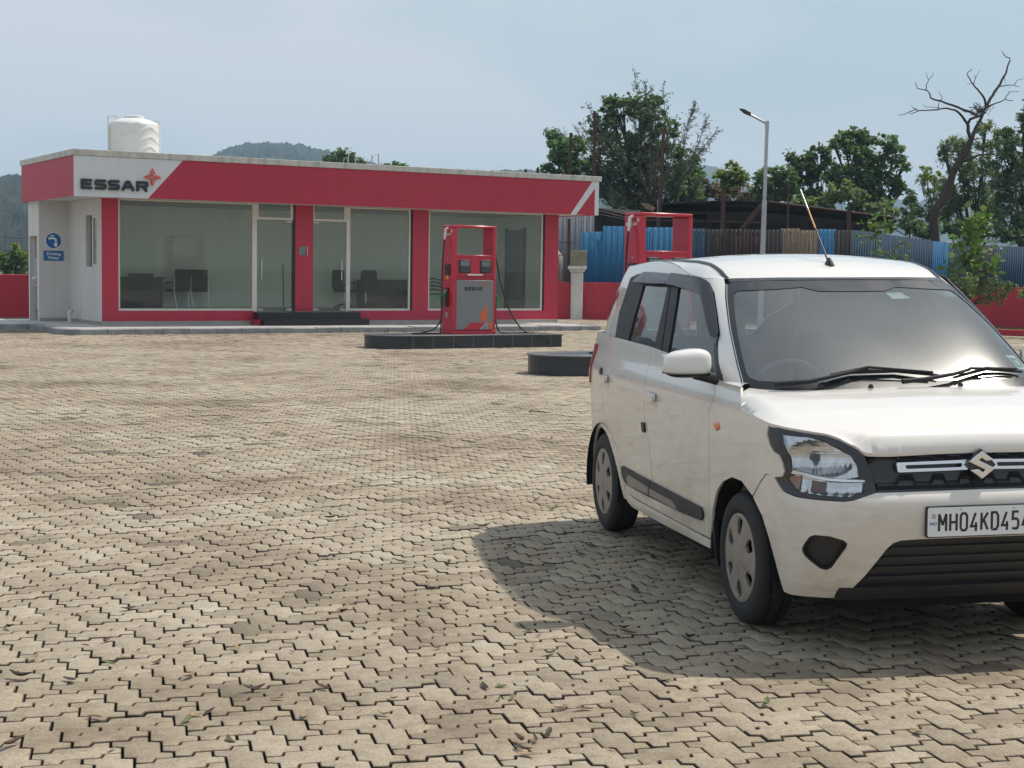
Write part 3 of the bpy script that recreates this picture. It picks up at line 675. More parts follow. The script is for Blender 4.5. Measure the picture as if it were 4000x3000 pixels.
mb = text_mesh('1000', .09, .003, 'CENTER'); mb.v = [((x - .40), y - .455, z + .62) for x, y, z in mb.v]
def rail_frame(loc, label):
    mb = MB(); mb.tube([(-.17, 0, -.1), (-.05, 0, .62), (.13, 0, .64), (.17, 0, -.1)], .02, 6); mb.tube([(-.14, .35, -.1), (-.04, .35, .5)], .015, 6)
    tag(mb.build('ladder_rail', 'galvanised', smooth=50, loc=loc, rot=(0, 0, TH)), label, 'rail')
rail_frame(W(8.0, 3.6, 4.12), 'grey bent roof rail, left one of the pair on the office roof'); rail_frame(W(8.72, 3.6, 4.10), 'grey bent roof rail, right one of the pair on the office roof')
# ================================================================== PUMPS AND ISLANDS
def pump(loc, scale=1.0):
    P = empty('fuel_pump', loc, TH); w, d = 1.0, .43
    mb = MB()
    mb.box(-.01, 1.01, -.005, d + .005, 0, .07); mb.box(.02, .98, .03, d - .03, .07, 1.16)
    mb.build('lower_cabinet', 'pump_red', P, bevel=.012)
    mb = MB()
    mb.box(0, .105, 0, d, .07, 2.11); mb.box(.925, 1.0, 0, d, .07, 2.11); mb.box(-.002, 1.002, -.002, d + .002, 2.11, 2.16)
    mb.build('side_column', 'pump_red', P, bevel=.014)
    mb = MB(); mb.box(.105, .925, .012, d - .012, 1.155, 1.56); mb.box(.105, .925, .0, d, 1.535, 1.575); mb.build('display_head', 'pump_red', P, bevel=.006)
    mb = MB(); mb.box(.11, .92, .022, d - .022, 1.075, 1.15)
    for k in range(6): mb.box(.12 + k * .13, .235 + k * .13, .016, .03, 1.085, 1.14)
    mb.build('groove_band', 'compound_red', P)
    mb = MB(); mb.box(.092, .935, -.010, .028, .085, 1.072); mb.build('front_panel', 'grey_panel', P, bevel=.004)
    mb = MB(); mb.box(.092, .935, d - .028, d + .010, .085, 1.072); mb.build('rear_panel', 'grey_panel', P, bevel=.004)
    for x0, x1 in ((.145, .405), (.63, .89)):
        mb = MB(); mb.box(x0, x1, -.006, .03, 1.215, 1.475); s = mb.build('screen', 'black_plastic', P, bevel=.008)
        mb = MB(); mb.box(x0 + .03, x1 - .03, -.009, -.005, 1.35, 1.45); mb.build('display', 'screen_pale', s); mb = MB(); mb.box(x0 + .03, x1 - .03, -.009, -.005, 1.235, 1.335); mb.build('keypad', 'screen_glass', s)
    mb = MB(); mb.box(.34, .69, -.004, .02, 1.165, 1.20); mb.build('name_strip', 'frame_white', P)
    word_mesh(.275, .865, .075, -.0125, -.0098, .80).build('writing', 'letter_black', P)
    r1, o1 = MB(), MB(); star(r1, o1, .725, .985, .062, -.0128, -.0098); r1.build('star_emblem', 'letter_red', P); o1.build('star_emblem', 'letter_orange', P)
    mb = MB(); mb.prism([(.635, .25), (.80, .25), (.80, .57), (.765, .535), (.635, .42)], -.0125, -.0098); mb.prism([(.83, .09), (.93, .09), (.93, .225), (.83, .225)], -.0125, -.0098); mb.build('orange_shape', 'letter_orange', P)
    mb = MB(); mb.prism([(.265, .09), (.62, .09), (.765, .225), (.42, .225)], -.0125, -.0098); mb.build('red_shape', 'pump_red', P)
    mb = MB(); mb.prism([(.625, .09), (.66, .09), (.80, .225), (.77, .225)], -.0122, -.0098); mb.prism([(.79, .09), (.812, .09), (.812, .2), (.79, .18)], -.0122, -.0098); mb.build('grey_shape', 'aluminium', P)
    # left flank
    LM = Matrix(((0, 1, 0, 0), (-1, 0, 0, d), (0, 0, 1, 0), (0, 0, 0, 1)))        # outline (distance from rear edge, z) on the flank x=0
    mb = word_mesh(.05, 1.955, .05, -.0035, .001, .82); mb.v = [tuple(LM @ Vector(v)) for v in mb.v]; mb.build('writing', 'frame_white', P)
    r1, o1 = MB(), MB(); star(r1, o1, .365, 2.04, .045, -.0035, .001)
    r1.add(o1.v, o1.f); r1.v = [tuple(LM @ Vector(v)) for v in r1.v]; r1.build('star_emblem', 'frame_white', P)
    mb = MB(); mb.box(-.004, .01, .12, .28, 1.10, 1.165) if False else mb.box(-.003, .002, .17, .27, 1.09, 1.16); mb.build('warning_sticker', 'sticker_yellow', P)
    mb = MB(); mb.box(-.03, .01, .10, .28, 1.17, 1.385); mb.build('card_reader', 'black_plastic', P, bevel=.01)
    mb = MB(); mb.box(-.003, .002, .18, .27, .33, .43); mb.build('data_label', 'aluminium', P)
    mb = MB(); mb.lathe([(.0, 0), (.02, 0), (.02, .006), (0, .006)], 14, 0, Matrix.Translation((-.004, .2, 1.47)) @ Matrix.Rotation(R(90), 4, 'Y')); mb.build('lock', 'aluminium', P)
    for s, xb in ((-1, 0.0), (1, 1.0)):
        mb = MB(); mb.box(min(xb, xb + s * .035) - .0, max(xb, xb + s * .035), .14, .28, .54, .92); mb.build('nozzle_holster', 'black_plastic', P, bevel=.008)
        X = xb + s * .09
        nz_ = MB(); nz_.tube([(X - s * .06, .2, .88), (X - s * .03, .2, .82), (X, .2, .76)], [.012, .014, .018], 8)
        N_ = nz_.build('nozzle', 'steel', P, smooth=50)
        g = MB(); g.tube([(X - s * .035, .2, .80), (X + s * .02, .2, .77), (X + s * .045, .2, .71), (X + s * .04, .2, .60), (X + s * .035, .2, .54)], [.03, .045, .04, .028, .024], 10); g.build('grip', 'nozzle_green', N_, smooth=60)
        g = MB(); g.tube([(X - s * .03, .2, .74), (X - s * .02, .2, .62), (X + s * .03, .2, .57)], .008, 6); g.build('lever', 'letter_red', N_, smooth=50)
        c = MB(); c.tube([(xb - s * .01, .21, 2.10), (xb + s * .05, .21, 2.08), (xb + s * .06, .21, 1.95), (xb + s * .075, .21, 1.87)], [.03, .03, .03, .018], 10); c.build('swivel', 'steel' if s > 0 else 'frame_white', P, smooth=60)
        gx = X + s * .035
        if s < 0: pts = [(xb - .075, .21, 1.88), (-.115, .2, 1.5), (-.14, .18, 1.0), (-.16, .14, .5), (-.215, .08, .02), (-.30, .04, -.0), (-.85, .05, .012), (-.60, .10, .03), (-.33, .14, .10), (-.17, .18, .25), (gx, .2, .40), (gx, .2, .55)]
        else: pts = [(1.075, .21, 1.88), (1.12, .2, 1.5), (1.22, .17, 1.0), (1.38, .12, .5), (1.62, .05, .12), (1.80, .0, .015), (1.93, .02, .015), (1.90, .06, .015), (1.6, .1, .015), (1.3, .12, .012), (1.16, .15, .06), (gx - .01, .2, .30), (gx, .2, .55)]
        cu = bpy.data.curves.new('h', 'CURVE')
        P3 = [Vector(p) for p in pts]; sm = []
        for i in range(len(P3) - 1):
            p0, p1, p2, p3 = P3[max(i - 1, 0)], P3[i], P3[i + 1], P3[min(i + 2, len(P3) - 1)]
            for t in np.linspace(0, 1, 7)[:-1]:
                sm.append(.5 * ((2 * p1) + (p2 - p0) * t + (2 * p0 - 5 * p1 + 4 * p2 - p3) * t * t + (3 * p1 - p0 - 3 * p2 + p3) * t ** 3))
        bpy.data.curves.remove(cu); sm.append(P3[-1]); h = MB(); h.tube([(q.x, q.y, max(q.z, .014)) for q in sm], .0155, 8); h.build('hose', 'hose_black', P, smooth=60)
    return P
def island(loc, h, label, left=1.70, right=2.33):
    I_ = empty('pump_island', loc, TH); b0, b1 = -.42, .80; cy = (b0 + b1) / 2; r = (b1 - b0) / 2
    def outl(e): return [(right + e, b0 - e), (right + e, b1 + e)] + [(x, y) for x, y in arc(-left + r * .9, cy, r + e, 90, 270, 16)]
    mb = MB(); mb.prism(outl(0), 0, 1); mb.v = [(x, z, y * (h - .02) - .02 * (1 - y)) for x, y, z in mb.v]; mb.build('granite_side', 'granite_wall', I_)
    mb = MB(); mb.prism(outl(.025), 0, 1); mb.v = [(x, z, h - .02 + y * .02) for x, y, z in mb.v]; mb.build('granite_top', 'granite_top', I_, bevel=.004)
    mb = MB()
    for k in range(9):
        x = -left + r + k * .45
        if x < right: mb.box(x, x + .006, b0 - .002, b0 + .002, 0, h - .025)
    mb.build('tile_joint', 'grey_band', I_); tag(I_, label, 'pump island')
P1 = Vector((-1.21, 30.25, 0)); P2 = Vector((1.93, 23.4, 0))
island(P1, .26, 'low black granite island under the fuel pump before the office')
island(P2, .30, 'low black granite island partly hidden behind the white car')
pu1 = pump(P1 + Vector((0, 0, .26))); tag(pu1, 'red fuel pump with grey front panel standing before the office', 'fuel pump', 'fuel pumps')
pu2 = copy_tree(pu1); pu2.location = P2 + Vector((0, 0, .30)); tag(pu2, 'red fuel pump half hidden behind the white car', 'fuel pump')
# ================================================================== COMPOUND WALLS
def wall_run(name, p, q, h, t, m, label, cap=True, z0=0.0):
    p = Vector(p); q = Vector(q); d = q - p; L = d.length; rz = math.atan2(d.y, d.x)
    mb = MB(); mb.box(0, L, 0, t, z0 - .1, h); o = mb.build(name, m, bevel=.01, loc=(p.x, p.y, 0), rot=(0, 0, rz)); return tag(o, label, 'wall')
wall_run('compound_wall', W(-9.5, 9.6)[:2], W(3, 9.6)[:2], 1.21, .2, 'compound_red', 'red compound wall behind the paved strip at far left of office')
wall_run('compound_wall', (.6, 49.3), (7.0, 49.0), 1.19, .2, 'compound_red', 'red compound wall with white pillar right of the office')
wall_run('compound_wall', (7.0, 49.0), (19.5, 38.4), 1.27, .2, 'compound_red', 'red compound wall behind the bushes at far right')
wall_run('red_kerb', (10.5, 42.8), (19.0, 35.5), .16, .25, 'compound_red', 'low red kerb edging the grass below the right-hand wall')
pp = at(2251, 1246, 49.1); PI_ = empty('gate_pillar', (pp.x, 49.05, 0)); tag(PI_, 'white pillar with moulded cap on the red wall right of office', 'pillar')
mb = MB(); mb.box(-.19, .19, -.10, .28, -.05, 1.52); mb.build('shaft', 'pillar_white', PI_, bevel=.01)
mb = MB(); mb.box(-.29, .29, -.2, .38, 1.60, 1.71); mb.box(-.24, .24, -.15, .33, 1.52, 1.60); mb.build('cap', 'pillar_white', PI_, bevel=.012)
mb = MB(); mb.box(-.25, .25, -.16, .32, 0, .50)
for k in range(7): mb.box(-.23 + k * .07, -.20 + k * .07, -.175, -.16, .02, .48)
tag(mb.build('concrete_block', 'block_concrete', bevel=.012, loc=(pp.x + .04, 49.05, 1.711)), 'ribbed grey concrete block sitting on the white pillar', 'block')
# ------------------------------------------------------------------ corrugated sheets
def corr(name, p, q, z0, z1, m, parent=None, pitch=.11, depth=.022, lean=0.0, slope=0.0, jag=0):
    """corrugated sheet standing from p to q"""
    p = Vector(p); q = Vector(q); d = q - p; L = d.length; d.normalize(); nn = Vector((-d.y, d.x)); k = max(8, int(L / pitch) * 8)
    vs = []; rj = random.Random(int(p.x * 977 + p.y * 31)); top = []
    for i in range(k + 1):
        s = L * i / k; ph = s / pitch * 2 * math.pi; off = math.tanh(math.sin(ph) * 2.2) * depth
        top.append(z1 + slope * s + (rj.uniform(-jag, jag) if jag else 0))
        a = p + d * s + nn * off
        vs.append((a.x, a.y, z0)); b = a + nn * lean; vs.append((b.x, b.y, top[-1]))
    fs = [(2 * i, 2 * i + 2, 2 * i + 3, 2 * i + 1) for i in range(k)]
    mb = MB(); mb.add(vs, fs); o = mb.build(name, m, parent, smooth=60, fixn=False)
    so_ = o.modifiers.new('thick', 'SOLIDIFY'); so_.thickness = .006
    return o
# fence behind the wall, in runs of sheets
def px_sheet(parent, x0, x1, Y0, Y1, ytop0, ytop1, m, pitch=.16, zb=.2, **k):
    a = at(x0, ytop0, Y0); b = at(x1, ytop1, Y1); L = (Vector(b[:2]) - Vector(a[:2])).length
    return corr('sheet', a[:2], b[:2], zb, a.z, m, parent, pitch, .024, slope=(b.z - a.z) / max(L, .01), **k)
FB = empty('corrugated_fence', (2.4, 50.6, 0)); FB.location = (0, 0, 0); tag(FB, 'bright blue corrugated sheet fence behind the red wall right of office', 'fence')
for x0, x1, y, Yd in ((2268, 2315, 908, 50.6), (2312, 2362, 905, 50.55), (2356, 2405, 883, 50.5), (2402, 2452, 884, 50.45), (2450, 2520, 892, 50.6), (2516, 2630, 888, 50.5), (2626, 2700, 890, 50.6)):
    px_sheet(FB, x0, x1, Yd, Yd, y, y, 'sheet_blue', .19)
FR = empty('corrugated_fence'); tag(FR, 'patched rusty and blue corrugated fence running right behind the car roof', 'fence')
seq = [(2700, 2755, 47.5, 893, 'sheet_blue_dull'), (2755, 2830, 47.4, 896, 'sheet_dark'), (2830, 2925, 47.3, 895, 'sheet_rust'), (2925, 2992, 47.2, 897, 'sheet_rust'), (2992, 3052, 47.1, 897, 'sheet_dark'), (3052, 3122, 47.0, 893, 'sheet_tan'), (3122, 3195, 46.9, 899, 'sheet_tan'), (3195, 3264, 46.8, 895, 'sheet_blue'), (3264, 3328, 46.8, 899, 'sheet_dark'),
       (3328, 3400, 46.8, 898, 'sheet_blue_dull'), (3400, 3475, 47.5, 905, 'sheet_blue_dull'), (3475, 3560, 48.2, 917, 'sheet_blue_dull'), (3560, 3640, 49, 930, 'sheet_blue_dull'), (3640, 3700, 49.7, 941, 'sheet_blue'), (3700, 3790, 50.5, 948, 'sheet_blue_dull'), (3790, 3880, 51.5, 955, 'sheet_dark'), (3880, 3990, 52.5, 960, 'sheet_blue_dull'), (3990, 4100, 53.5, 964, 'sheet_blue_dull'), (4100, 4220, 54.5, 968, 'sheet_blue_dull')]
for i, (x0, x1, Yd, y, m) in enumerate(seq):
    Y1 = seq[i + 1][2] if i + 1 < len(seq) else Yd + 1; y1 = y if x0 < 3328 else (seq[i + 1][3] if i + 1 < len(seq) else y)
    px_sheet(FR, x0 - 3, x1 + 3, Yd + .04 * (i % 2), Y1 + .04 * (i % 2), y, y1, m, .13, jag=.012 if m in ('sheet_tan', 'sheet_rust') else 0)
FG = empty('corrugated_fence'); tag(FG, 'tall grey corrugated sheets under the roof beside the blue fence', 'fence')
for x0, x1 in ((2165, 2215), (2214, 2262), (2260, 2322)): px_sheet(FG, x0, x1, 52.5, 52.5, 815, 815, 'sheet_grey', .2)
LS = corr('leaning_sheet', at(2150, 1100, 50.1)[:2], at(2196, 1100, 50.1)[:2], .9, 2.55, 'asbestos', None, .13, .03, lean=.2, slope=-1.3); tag(LS, 'pale asbestos sheet leaning behind the wall beside the office', 'sheet')
# ------------------------------------------------------------------ shed roofs and posts
SH = empty('open_shed', (3.5, 55, 0)); tag(SH, 'dark open shed with sagging sheet roof behind the fence', 'shed')
def roof_sheet(pts, m, name='roof_sheet', th=.05):
    mb = MB(); v = [Vector(p) - Vector((3.5, 55, 0)) for p in pts]; n = len(v)
    mb.add([tuple(p) for p in v] + [(p.x, p.y, p.z - th) for p in v], [tuple(range(n)), tuple(range(2 * n - 1, n - 1, -1))] + [(i, i + n, (i + 1) % n + n, (i + 1) % n) for i in range(n)]); return mb.build(name, m, SH)
roof_sheet([at(2330, 812, 53.5), at(2520, 855, 53.5), at(2500, 822, 60), at(2250, 830, 60)], 'tarp')
roof_sheet([at(2510, 800, 53), at(2600, 793, 53), at(2830, 782, 53), at(3000, 787, 53.2), at(3250, 815, 53.6), at(3495, 848, 54), at(3380, 862, 61), at(2950, 822, 61), at(2560, 822, 61)], 'tarp')
roof_sheet([at(2520, 862, 53.4), at(2760, 862, 53.0), at(2760, 838, 55.5), at(2520, 838, 55.5)], 'tarp')
roof_sheet([at(2330, 835, 53.2), at(2440, 858, 53.2), at(2440, 838, 55), at(2330, 818, 55)], 'tarp')
o_ = Vector((3.5, 55, 0))
for x in (2330, 2480, 2780, 3160, 3390): p = at(x, 1000, 60.5) - o_; mb = MB(); mb.box(p.x - .05, p.x + .05, p.y - .05, p.y + .05, 0, 3.6); mb.build('rear_post', 'rust', SH)
mb = MB(); p, q = at(2260, 860, 62) - o_, at(3420, 860, 62.5) - o_; mb.box(p.x, q.x, p.y, p.y + .1, 0, 4.05); mb.build('back_screen', 'tarp', SH)
for x0, y0, x1, y1, m in ((2520, 860, 3000, 870, 'rust'), (2330, 822, 2440, 850, 'rust'), (3000, 788, 3490, 850, 'rust')):
    mb = MB(); mb.tube([at(x0, y0, 52.9) - o_, at(x1, y1, 53.2) - o_], .035, 6); mb.build('purlin', m, SH)
mb = MB(); mb.add([tuple(at(x, y, 52.9) - o_) for x, y in ((2500, 792), (2535, 796), (2562, 812), (2550, 825), (2520, 812))], [(0, 1, 2, 3, 4)]); so_ = mb.build('torn_sheet', 'old_wood', SH, fixn=False); so_.modifiers.new('t', 'SOLIDIFY').thickness = .02
def post(name, x0, y0, x1, y1, Y, r, m, label, cat, zb=0.0, grp=None):
    a = at(x0, y0, Y); b = at(x1, y1, Y); d = (b - a); t = (zb - a.z) / (b.z - a.z) if abs(b.z - a.z) > .01 else 1
    e = a + d * t; base = Vector((e.x, e.y, zb)); mb = MB(); mb.box(-r, r, -r, r, 0, 1)
    vs = []
    for v in mb.v: vs.append(tuple(Vector((v[0], v[1], 0)) + (a - base) * v[2]))
    mb.v = vs; o = mb.build(name, m, loc=base); return tag(o, label, cat, grp)
post('rusty_post', 2230, 519, 2226, 690, 55, .055, 'rust', 'tall rusty post rising behind right end of office roof', 'post')
post('rusty_post', 2323, 434, 2320, 690, 56, .055, 'rust', 'tallest rusty post before the big tree, right of office', 'post')
post('rusty_post', 2593, 506, 2578, 792, 52.5, .055, 'rust', 'tall leaning rusty post rising above the second fuel pump', 'post')
post('rusty_post', 2053, 661, 2053, 680, 56, .05, 'rust', 'short post stub above the office roof, left of two', 'post')
post('rusty_post', 2101, 657, 2101, 680, 56, .05, 'rust', 'short post stub above the office roof, right of two', 'post')
post('rusty_post', 2826, 730, 2822, 890, 52, .06, 'rust', 'rusty post through shed roof between second pump and street lamp', 'post')
post('rusty_post', 3083, 708, 3076, 895, 52, .028, 'rust', 'thin rusty post through shed roof just right of street lamp', 'post')
post('rusty_post', 3316, 818, 3314, 1000, 52, .06, 'rust', 'dark post under the right end of the shed roof', 'post')
post('rusty_post', 2223, 855, 2220, 1100, 50.2, .05, 'rust', 'rusty post with crossbars behind the concrete block', 'post')
post('timber_brace', 2572, 780, 2569, 1000, 52.7, .04, 'galvanised', 'pale upright pole under shed roof above second pump', 'pole')
a, b = at(2893, 893, 51.8), at(2984, 795, 51.8); mb = MB(); dd = (b - a)
mb.add([tuple(v) for v in ((0, 0, 0), (.18, 0, .05), tuple(dd + Vector((.10, 0, .02))), tuple(dd + Vector((-.12, 0, 0))), (0, .1, 0), (.18, .1, .05), tuple(dd + Vector((.10, .1, .02))), tuple(dd + Vector((-.12, .1, 0))))], [(0, 1, 2, 3), (7, 6, 5, 4), (0, 4, 5, 1), (1, 5, 6, 2), (2, 6, 7, 3), (3, 7, 4, 0)])
tag(mb.build('timber_brace', 'rust', loc=a), 'rusty slanting beam leaning against the street lamp side of shed', 'beam')
# sagging wire / rods on crossbars
mb = MB(); a = at(2178, 947, 50.2); b = at(2258, 946, 50.2); mb.tube([a - a, b - a], .012, 6); a2 = at(2180, 1000, 50.2) - a; b2 = at(2258, 985, 50.2) - a; mb.tube([a2, b2], .010, 6)
tag(mb.build('reinforcing_rod', 'rust', loc=a), 'thin dark rods crossing before the grey sheets', 'rod')
# ------------------------------------------------------------------ street lamp
lb = at(2979, 1000, 45.0); lt = at(2997, 478, 45.0)
LP = empty('street_lamp', (lb.x - .02, 45.0, 0)); tag(LP, 'tall grey street lamp with single arm behind the car', 'street lamp')
top = Vector((lt.x - LP.location.x, 0, lt.z)); mid = top * .62
mb = MB(); mb.tube([(0, 0, 0), tuple(mid)], [.085, .072], 16); mb.tube([tuple(mid), tuple(top)], [.056, .05], 16); mb.lathe([(.0, 0), (.16, 0), (.16, .02), (.09, .03), (.09, .3)], 16); mb.build('pole', 'galvanised', LP, smooth=40)
e_ = at(2924, 444, 45.0) - LP.location; mb = MB(); mb.tube([top - Vector((0, 0, .12)), top + Vector((-.05, 0, -.02)), e_], .035, 10); mb.tube([top - Vector((0, 0, .22)), top + Vector((0, 0, .04))], .06, 14); mb.build('arm', 'galvanised', LP, smooth=50)
h0 = at(2930, 447, 45) - LP.location; h1 = at(2889, 426, 45) - LP.location; mb = MB()
dx = (h1 - h0); mb.add([tuple(h0 + Vector(v)) for v in ((.02, -.07, -.05), (.02, .07, -.05), (.02, .07, .05), (.02, -.07, .05))] + [tuple(h0 + dx * .55 + Vector(v)) for v in ((0, -.11, -.05), (0, .11, -.05), (0, .11, .06), (0, -.11, .06))] + [tuple(h1 + Vector(v)) for v in ((0, -.06, -.01), (0, .06, -.01), (0, .06, .02), (0, -.06, .02))],
       [(0, 3, 2, 1), (0, 1, 5, 4), (1, 2, 6, 5), (2, 3, 7, 6), (3, 0, 4, 7), (4, 5, 9, 8), (5, 6, 10, 9), (6, 7, 11, 10), (7, 4, 8, 11), (8, 9, 10, 11)])
mb.build('lamp_head', 'black_plastic', LP, bevel=.015)
# overhead wires, far left
for k, (y0, y1) in enumerate(((905, 915), (961, 962))):
    a = at(-60, y0, 70); b = at(190, y1, 70); mb = MB(); mb.tube([(0, 0, 0)] + [tuple((b - a) * t + Vector((0, 0, -.25 * math.sin(math.pi * t)))) for t in (.25, .5, .75, 1)], .012, 5)
    tag(mb.build('overhead_wire', 'black_plastic', loc=a), ('upper' if k == 0 else 'lower') + ' thin dark wire crossing before the hill at far left', 'wire')
# ================================================================== HILLS
def hill(profile, Y, thick, name='hill', seed=1, rough=2.2):
    r = np.random.default_rng(seed); xs = np.array([p[0] for p in profile], float); ys = np.array([p[1] for p in profile], float)
    n = 420; X = np.linspace(xs[0], xs[-1], n); ridge = np.array([at(x, np.interp(x, xs, ys), Y).z for x in X]); wx = np.array([at(x, 1050, Y).x for x in X])
    step = wx[1] - wx[0]
    nz_ = np.zeros(n)
    for k in (3, 7, 15, 31, 63, 127): nz_ += np.interp(np.linspace(0, 1, n), np.linspace(0, 1, k * 4), r.normal(0, 1, k * 4)) * rough / k ** .35 * .42
    T_ = np.linspace(-1, 1, 90); V = []; waves = [(1 / (1 + q * .18), r.uniform(8, 22) * (1 + q * .5), r.uniform(-9, 9) * (1 + q * .5), r.uniform(0, 6.3)) for q in range(16)]
    for j, t in enumerate(T_):
        f = np.clip(1 - abs(t) ** 1.35, 0, 1) ; base = -3
        gl = sum(am * np.sin(np.arange(n) / n * kx + t * ky + ph) for am, kx, ky, ph in waves)
        h = base + (ridge - base + nz_ * (.3 + .7 * f)) * f + -np.abs(gl) * np.clip((ridge - base) * .05, 0, 5) * (1 - f) * f * 4 + r.normal(0, 1, n) * rough * .28 * (f > 0)
        V += [(wx[i] * (1 + t * thick / Y), Y + t * thick, h[i]) for i in range(n)]
    mb = MB(); mb.add(V, [(j * n + i, j * n + i + 1, (j + 1) * n + i + 1, (j + 1) * n + i) for j in range(len(T_) - 1) for i in range(n - 1)])
    return tag(mb.build(name, 'hill_forest', smooth=180), kind='structure')
hill([(-2600, 780), (-1500, 640), (-900, 600), (-500, 660), (-250, 690), (-120, 715), (0, 700), (60, 688), (110, 690), (260, 650), (480, 640), (700, 700), (900, 800), (1000, 960)], 620, 330, seed=3, rough=1.6)
hill([(480, 900), (650, 740), (760, 650), (810, 618), (850, 592), (900, 572), (960, 562), (1010, 560), (1080, 566), (1140, 570), (1200, 582), (1260, 592), (1320, 606), (1400, 630), (1500, 648), (1600, 655), (1750, 664), (1900, 668), (2050, 670), (2300, 690), (2500, 820), (2560, 960)], 1150, 520, seed=5, rough=2.6)
hill([(2450, 900), (2560, 760), (2650, 672), (2700, 652), (2750, 646), (2790, 655), (2830, 690), (2900, 712), (2960, 735), (3100, 770), (3300, 800), (3450, 790), (3500, 783), (3560, 800), (3700, 770), (3900, 760), (4300, 700), (4800, 760), (5400, 900)], 2100, 700, seed=9, rough=4)
# ================================================================== VEGETATION
def leaf_mesh(centres, sizes, tones, r, ratio=.55, droop=0.0, tri=False):
    n = len(centres); d = r.normal(0, 1, (n, 3)); d[:, 2] = d[:, 2] * .6 - droop; d /= np.linalg.norm(d, axis=1)[:, None]
    q = r.normal(0, 1, (n, 3)); q -= (q * d).sum(1)[:, None] * d; q /= np.linalg.norm(q, axis=1)[:, None]
    L = sizes[:, None] * d * .5; Wd = sizes[:, None] * q * .5 * ratio
    P = np.stack([centres - L, centres + Wd - L * .1, centres + L, centres - Wd - L * .1], 1)
    return P.reshape(-1, 3), np.arange(4 * n).reshape(-1, 4), np.repeat(tones, 4)
def np_mesh(name, V, Fq, tone, m, parent=None, loc=None):
    me = bpy.data.meshes.new(name); me.vertices.add(len(V)); me.vertices.foreach_set('co', V.astype(np.float32).ravel())
    me.loops.add(Fq.size); me.loops.foreach_set('vertex_index', Fq.astype(np.int32).ravel()); me.polygons.add(len(Fq))
    me.polygons.foreach_set('loop_start', (np.arange(len(Fq)) * Fq.shape[1]).astype(np.int32)); me.polygons.foreach_set('loop_total', np.full(len(Fq), Fq.shape[1], np.int32))
    a = me.attributes.new('tone', 'FLOAT', 'POINT'); a.data.foreach_set('value', tone.astype(np.float32)); me.update(calc_edges=True); me.materials.append(M[m])
    o = bpy.data.objects.new(name, me); COL.objects.link(o)
    if parent: o.parent = parent
    if loc is not None: o.location = loc
    return o
def tree(name, label, blobs, Y, leafm='leaf_mid', n=9000, size=.22, base=None, trunk_r=.16, ratio=.55, droop=.1, spread=.16, sub=18, seed=1, cat='tree', group=None, twig=True, dens=1.0, barkm='bark', trunks=1):
    """blobs: (px, py, radius in px) of the leafy masses; trunk and limbs run up into each mass"""
    r = np.random.default_rng(seed); pr = Y / F_PX
    B = [(at(x, y, Y + r.normal(0, 1) * rad * pr * .45), rad * pr) for x, y, rad in blobs]
    if base is None: base = (sum(b[0] for b in blobs) / len(blobs), 0)
    g = at(base[0], 1100, Y); root = Vector((g.x, Y, 0)); T = empty(name, root); tag(T, label, cat, group)
    tot = sum(b[1] ** 2.2 for b in B); C = []; S = []; TN = []; limb = MB(); top_z = max(b[0].z for b in B)
    fork = Vector((root.x, Y, min(b[0].z for b in B) * .55 + .3))
    for bi, (c, rad) in enumerate(B):
        k = max(8, int(n * rad ** 2.2 / tot)); ns = max(4, int(sub * dens)); tb = r.normal(0, .10)
        # sub clumps scattered over the mass
        dirs = r.normal(0, 1, (ns, 3)); dirs /= np.linalg.norm(dirs, axis=1)[:, None]; rr = rad * (.35 + .65 * r.random(ns) ** .6)
        sc = np.array(c)[None] + dirs * rr[:, None] * np.array([1, 1, .85]); idx = r.integers(0, ns, k)
        cs = rad * (.12 + .34 * r.random(ns) ** 1.4); k = int(k * .72); idx = idx[:k]; idx = idx[:k]; tn = r.normal(0, .17, ns)
        off = r.normal(0, 1, (k, 3)) * cs[idx][:, None] * .62; off[:, 2] *= .72
        p = sc[idx] + off; p[:, 2] -= droop * np.abs(r.normal(0, 1, k)) * cs[idx]
        C.append(p); S.append(size * .8 * (.55 + .9 * r.random(k))); TN.append(np.clip(.5 + tb + tn[idx] + r.normal(0, .15, k), 0, 1))
        o = root; a = fork - o; e = c - o; j = Vector(r.normal(0, .12, 3)) * rad
        limb.tube([a, a.lerp(e, .5) + j * 2, e - Vector((0, 0, rad * .2))], [trunk_r * .40, trunk_r * .22, trunk_r * .08], 6)
        for i in range(min(ns, 5)):
            q = Vector(sc[i]) - o; limb.tube([e.lerp(a, .25), (e + q) / 2 + Vector(r.normal(0, .06, 3)) * rad, q], [trunk_r * .13, trunk_r * .08, trunk_r * .03], 4)
    C = np.concatenate(C); S = np.concatenate(S); TN = np.concatenate(TN); ok = C[:, 2] > .15
    V, Fq, tn = leaf_mesh(C[ok] - np.array(root)[None], S[ok], TN[ok], r, ratio, droop)
    np_mesh('crown', V, Fq, tn, leafm, T)
    a = fork - root; tr = MB(); tr.tube([(0, 0, -.1), Vector((.06 * trunk_r * 8, 0, a.z * .5)), a], [trunk_r * 1.25, trunk_r, trunk_r * .7], 9)
    tr.build('trunk', barkm, T, smooth=60); limb.build('limbs', barkm, T, smooth=60, fixn=False)
    return T
tree('tree', 'big dark leafy tree behind the shed, right of the office roof', [(2420, 430, 60), (2350, 480, 60), (2500, 420, 55), (2560, 470, 62), (2610, 500, 50), (2400, 560, 95), (2520, 580, 100), (2640, 620, 85), (2440, 690, 110), (2580, 710, 110), (2680, 690, 70), (2340, 640, 75), (2330, 730, 80), (2690, 750, 70), (2380, 410, 38), (2550, 400, 40), (2470, 790, 90)], 66, 'leaf_dark', 24000, .26, (2520, 0), .25, seed=2, spread=.2, sub=16)
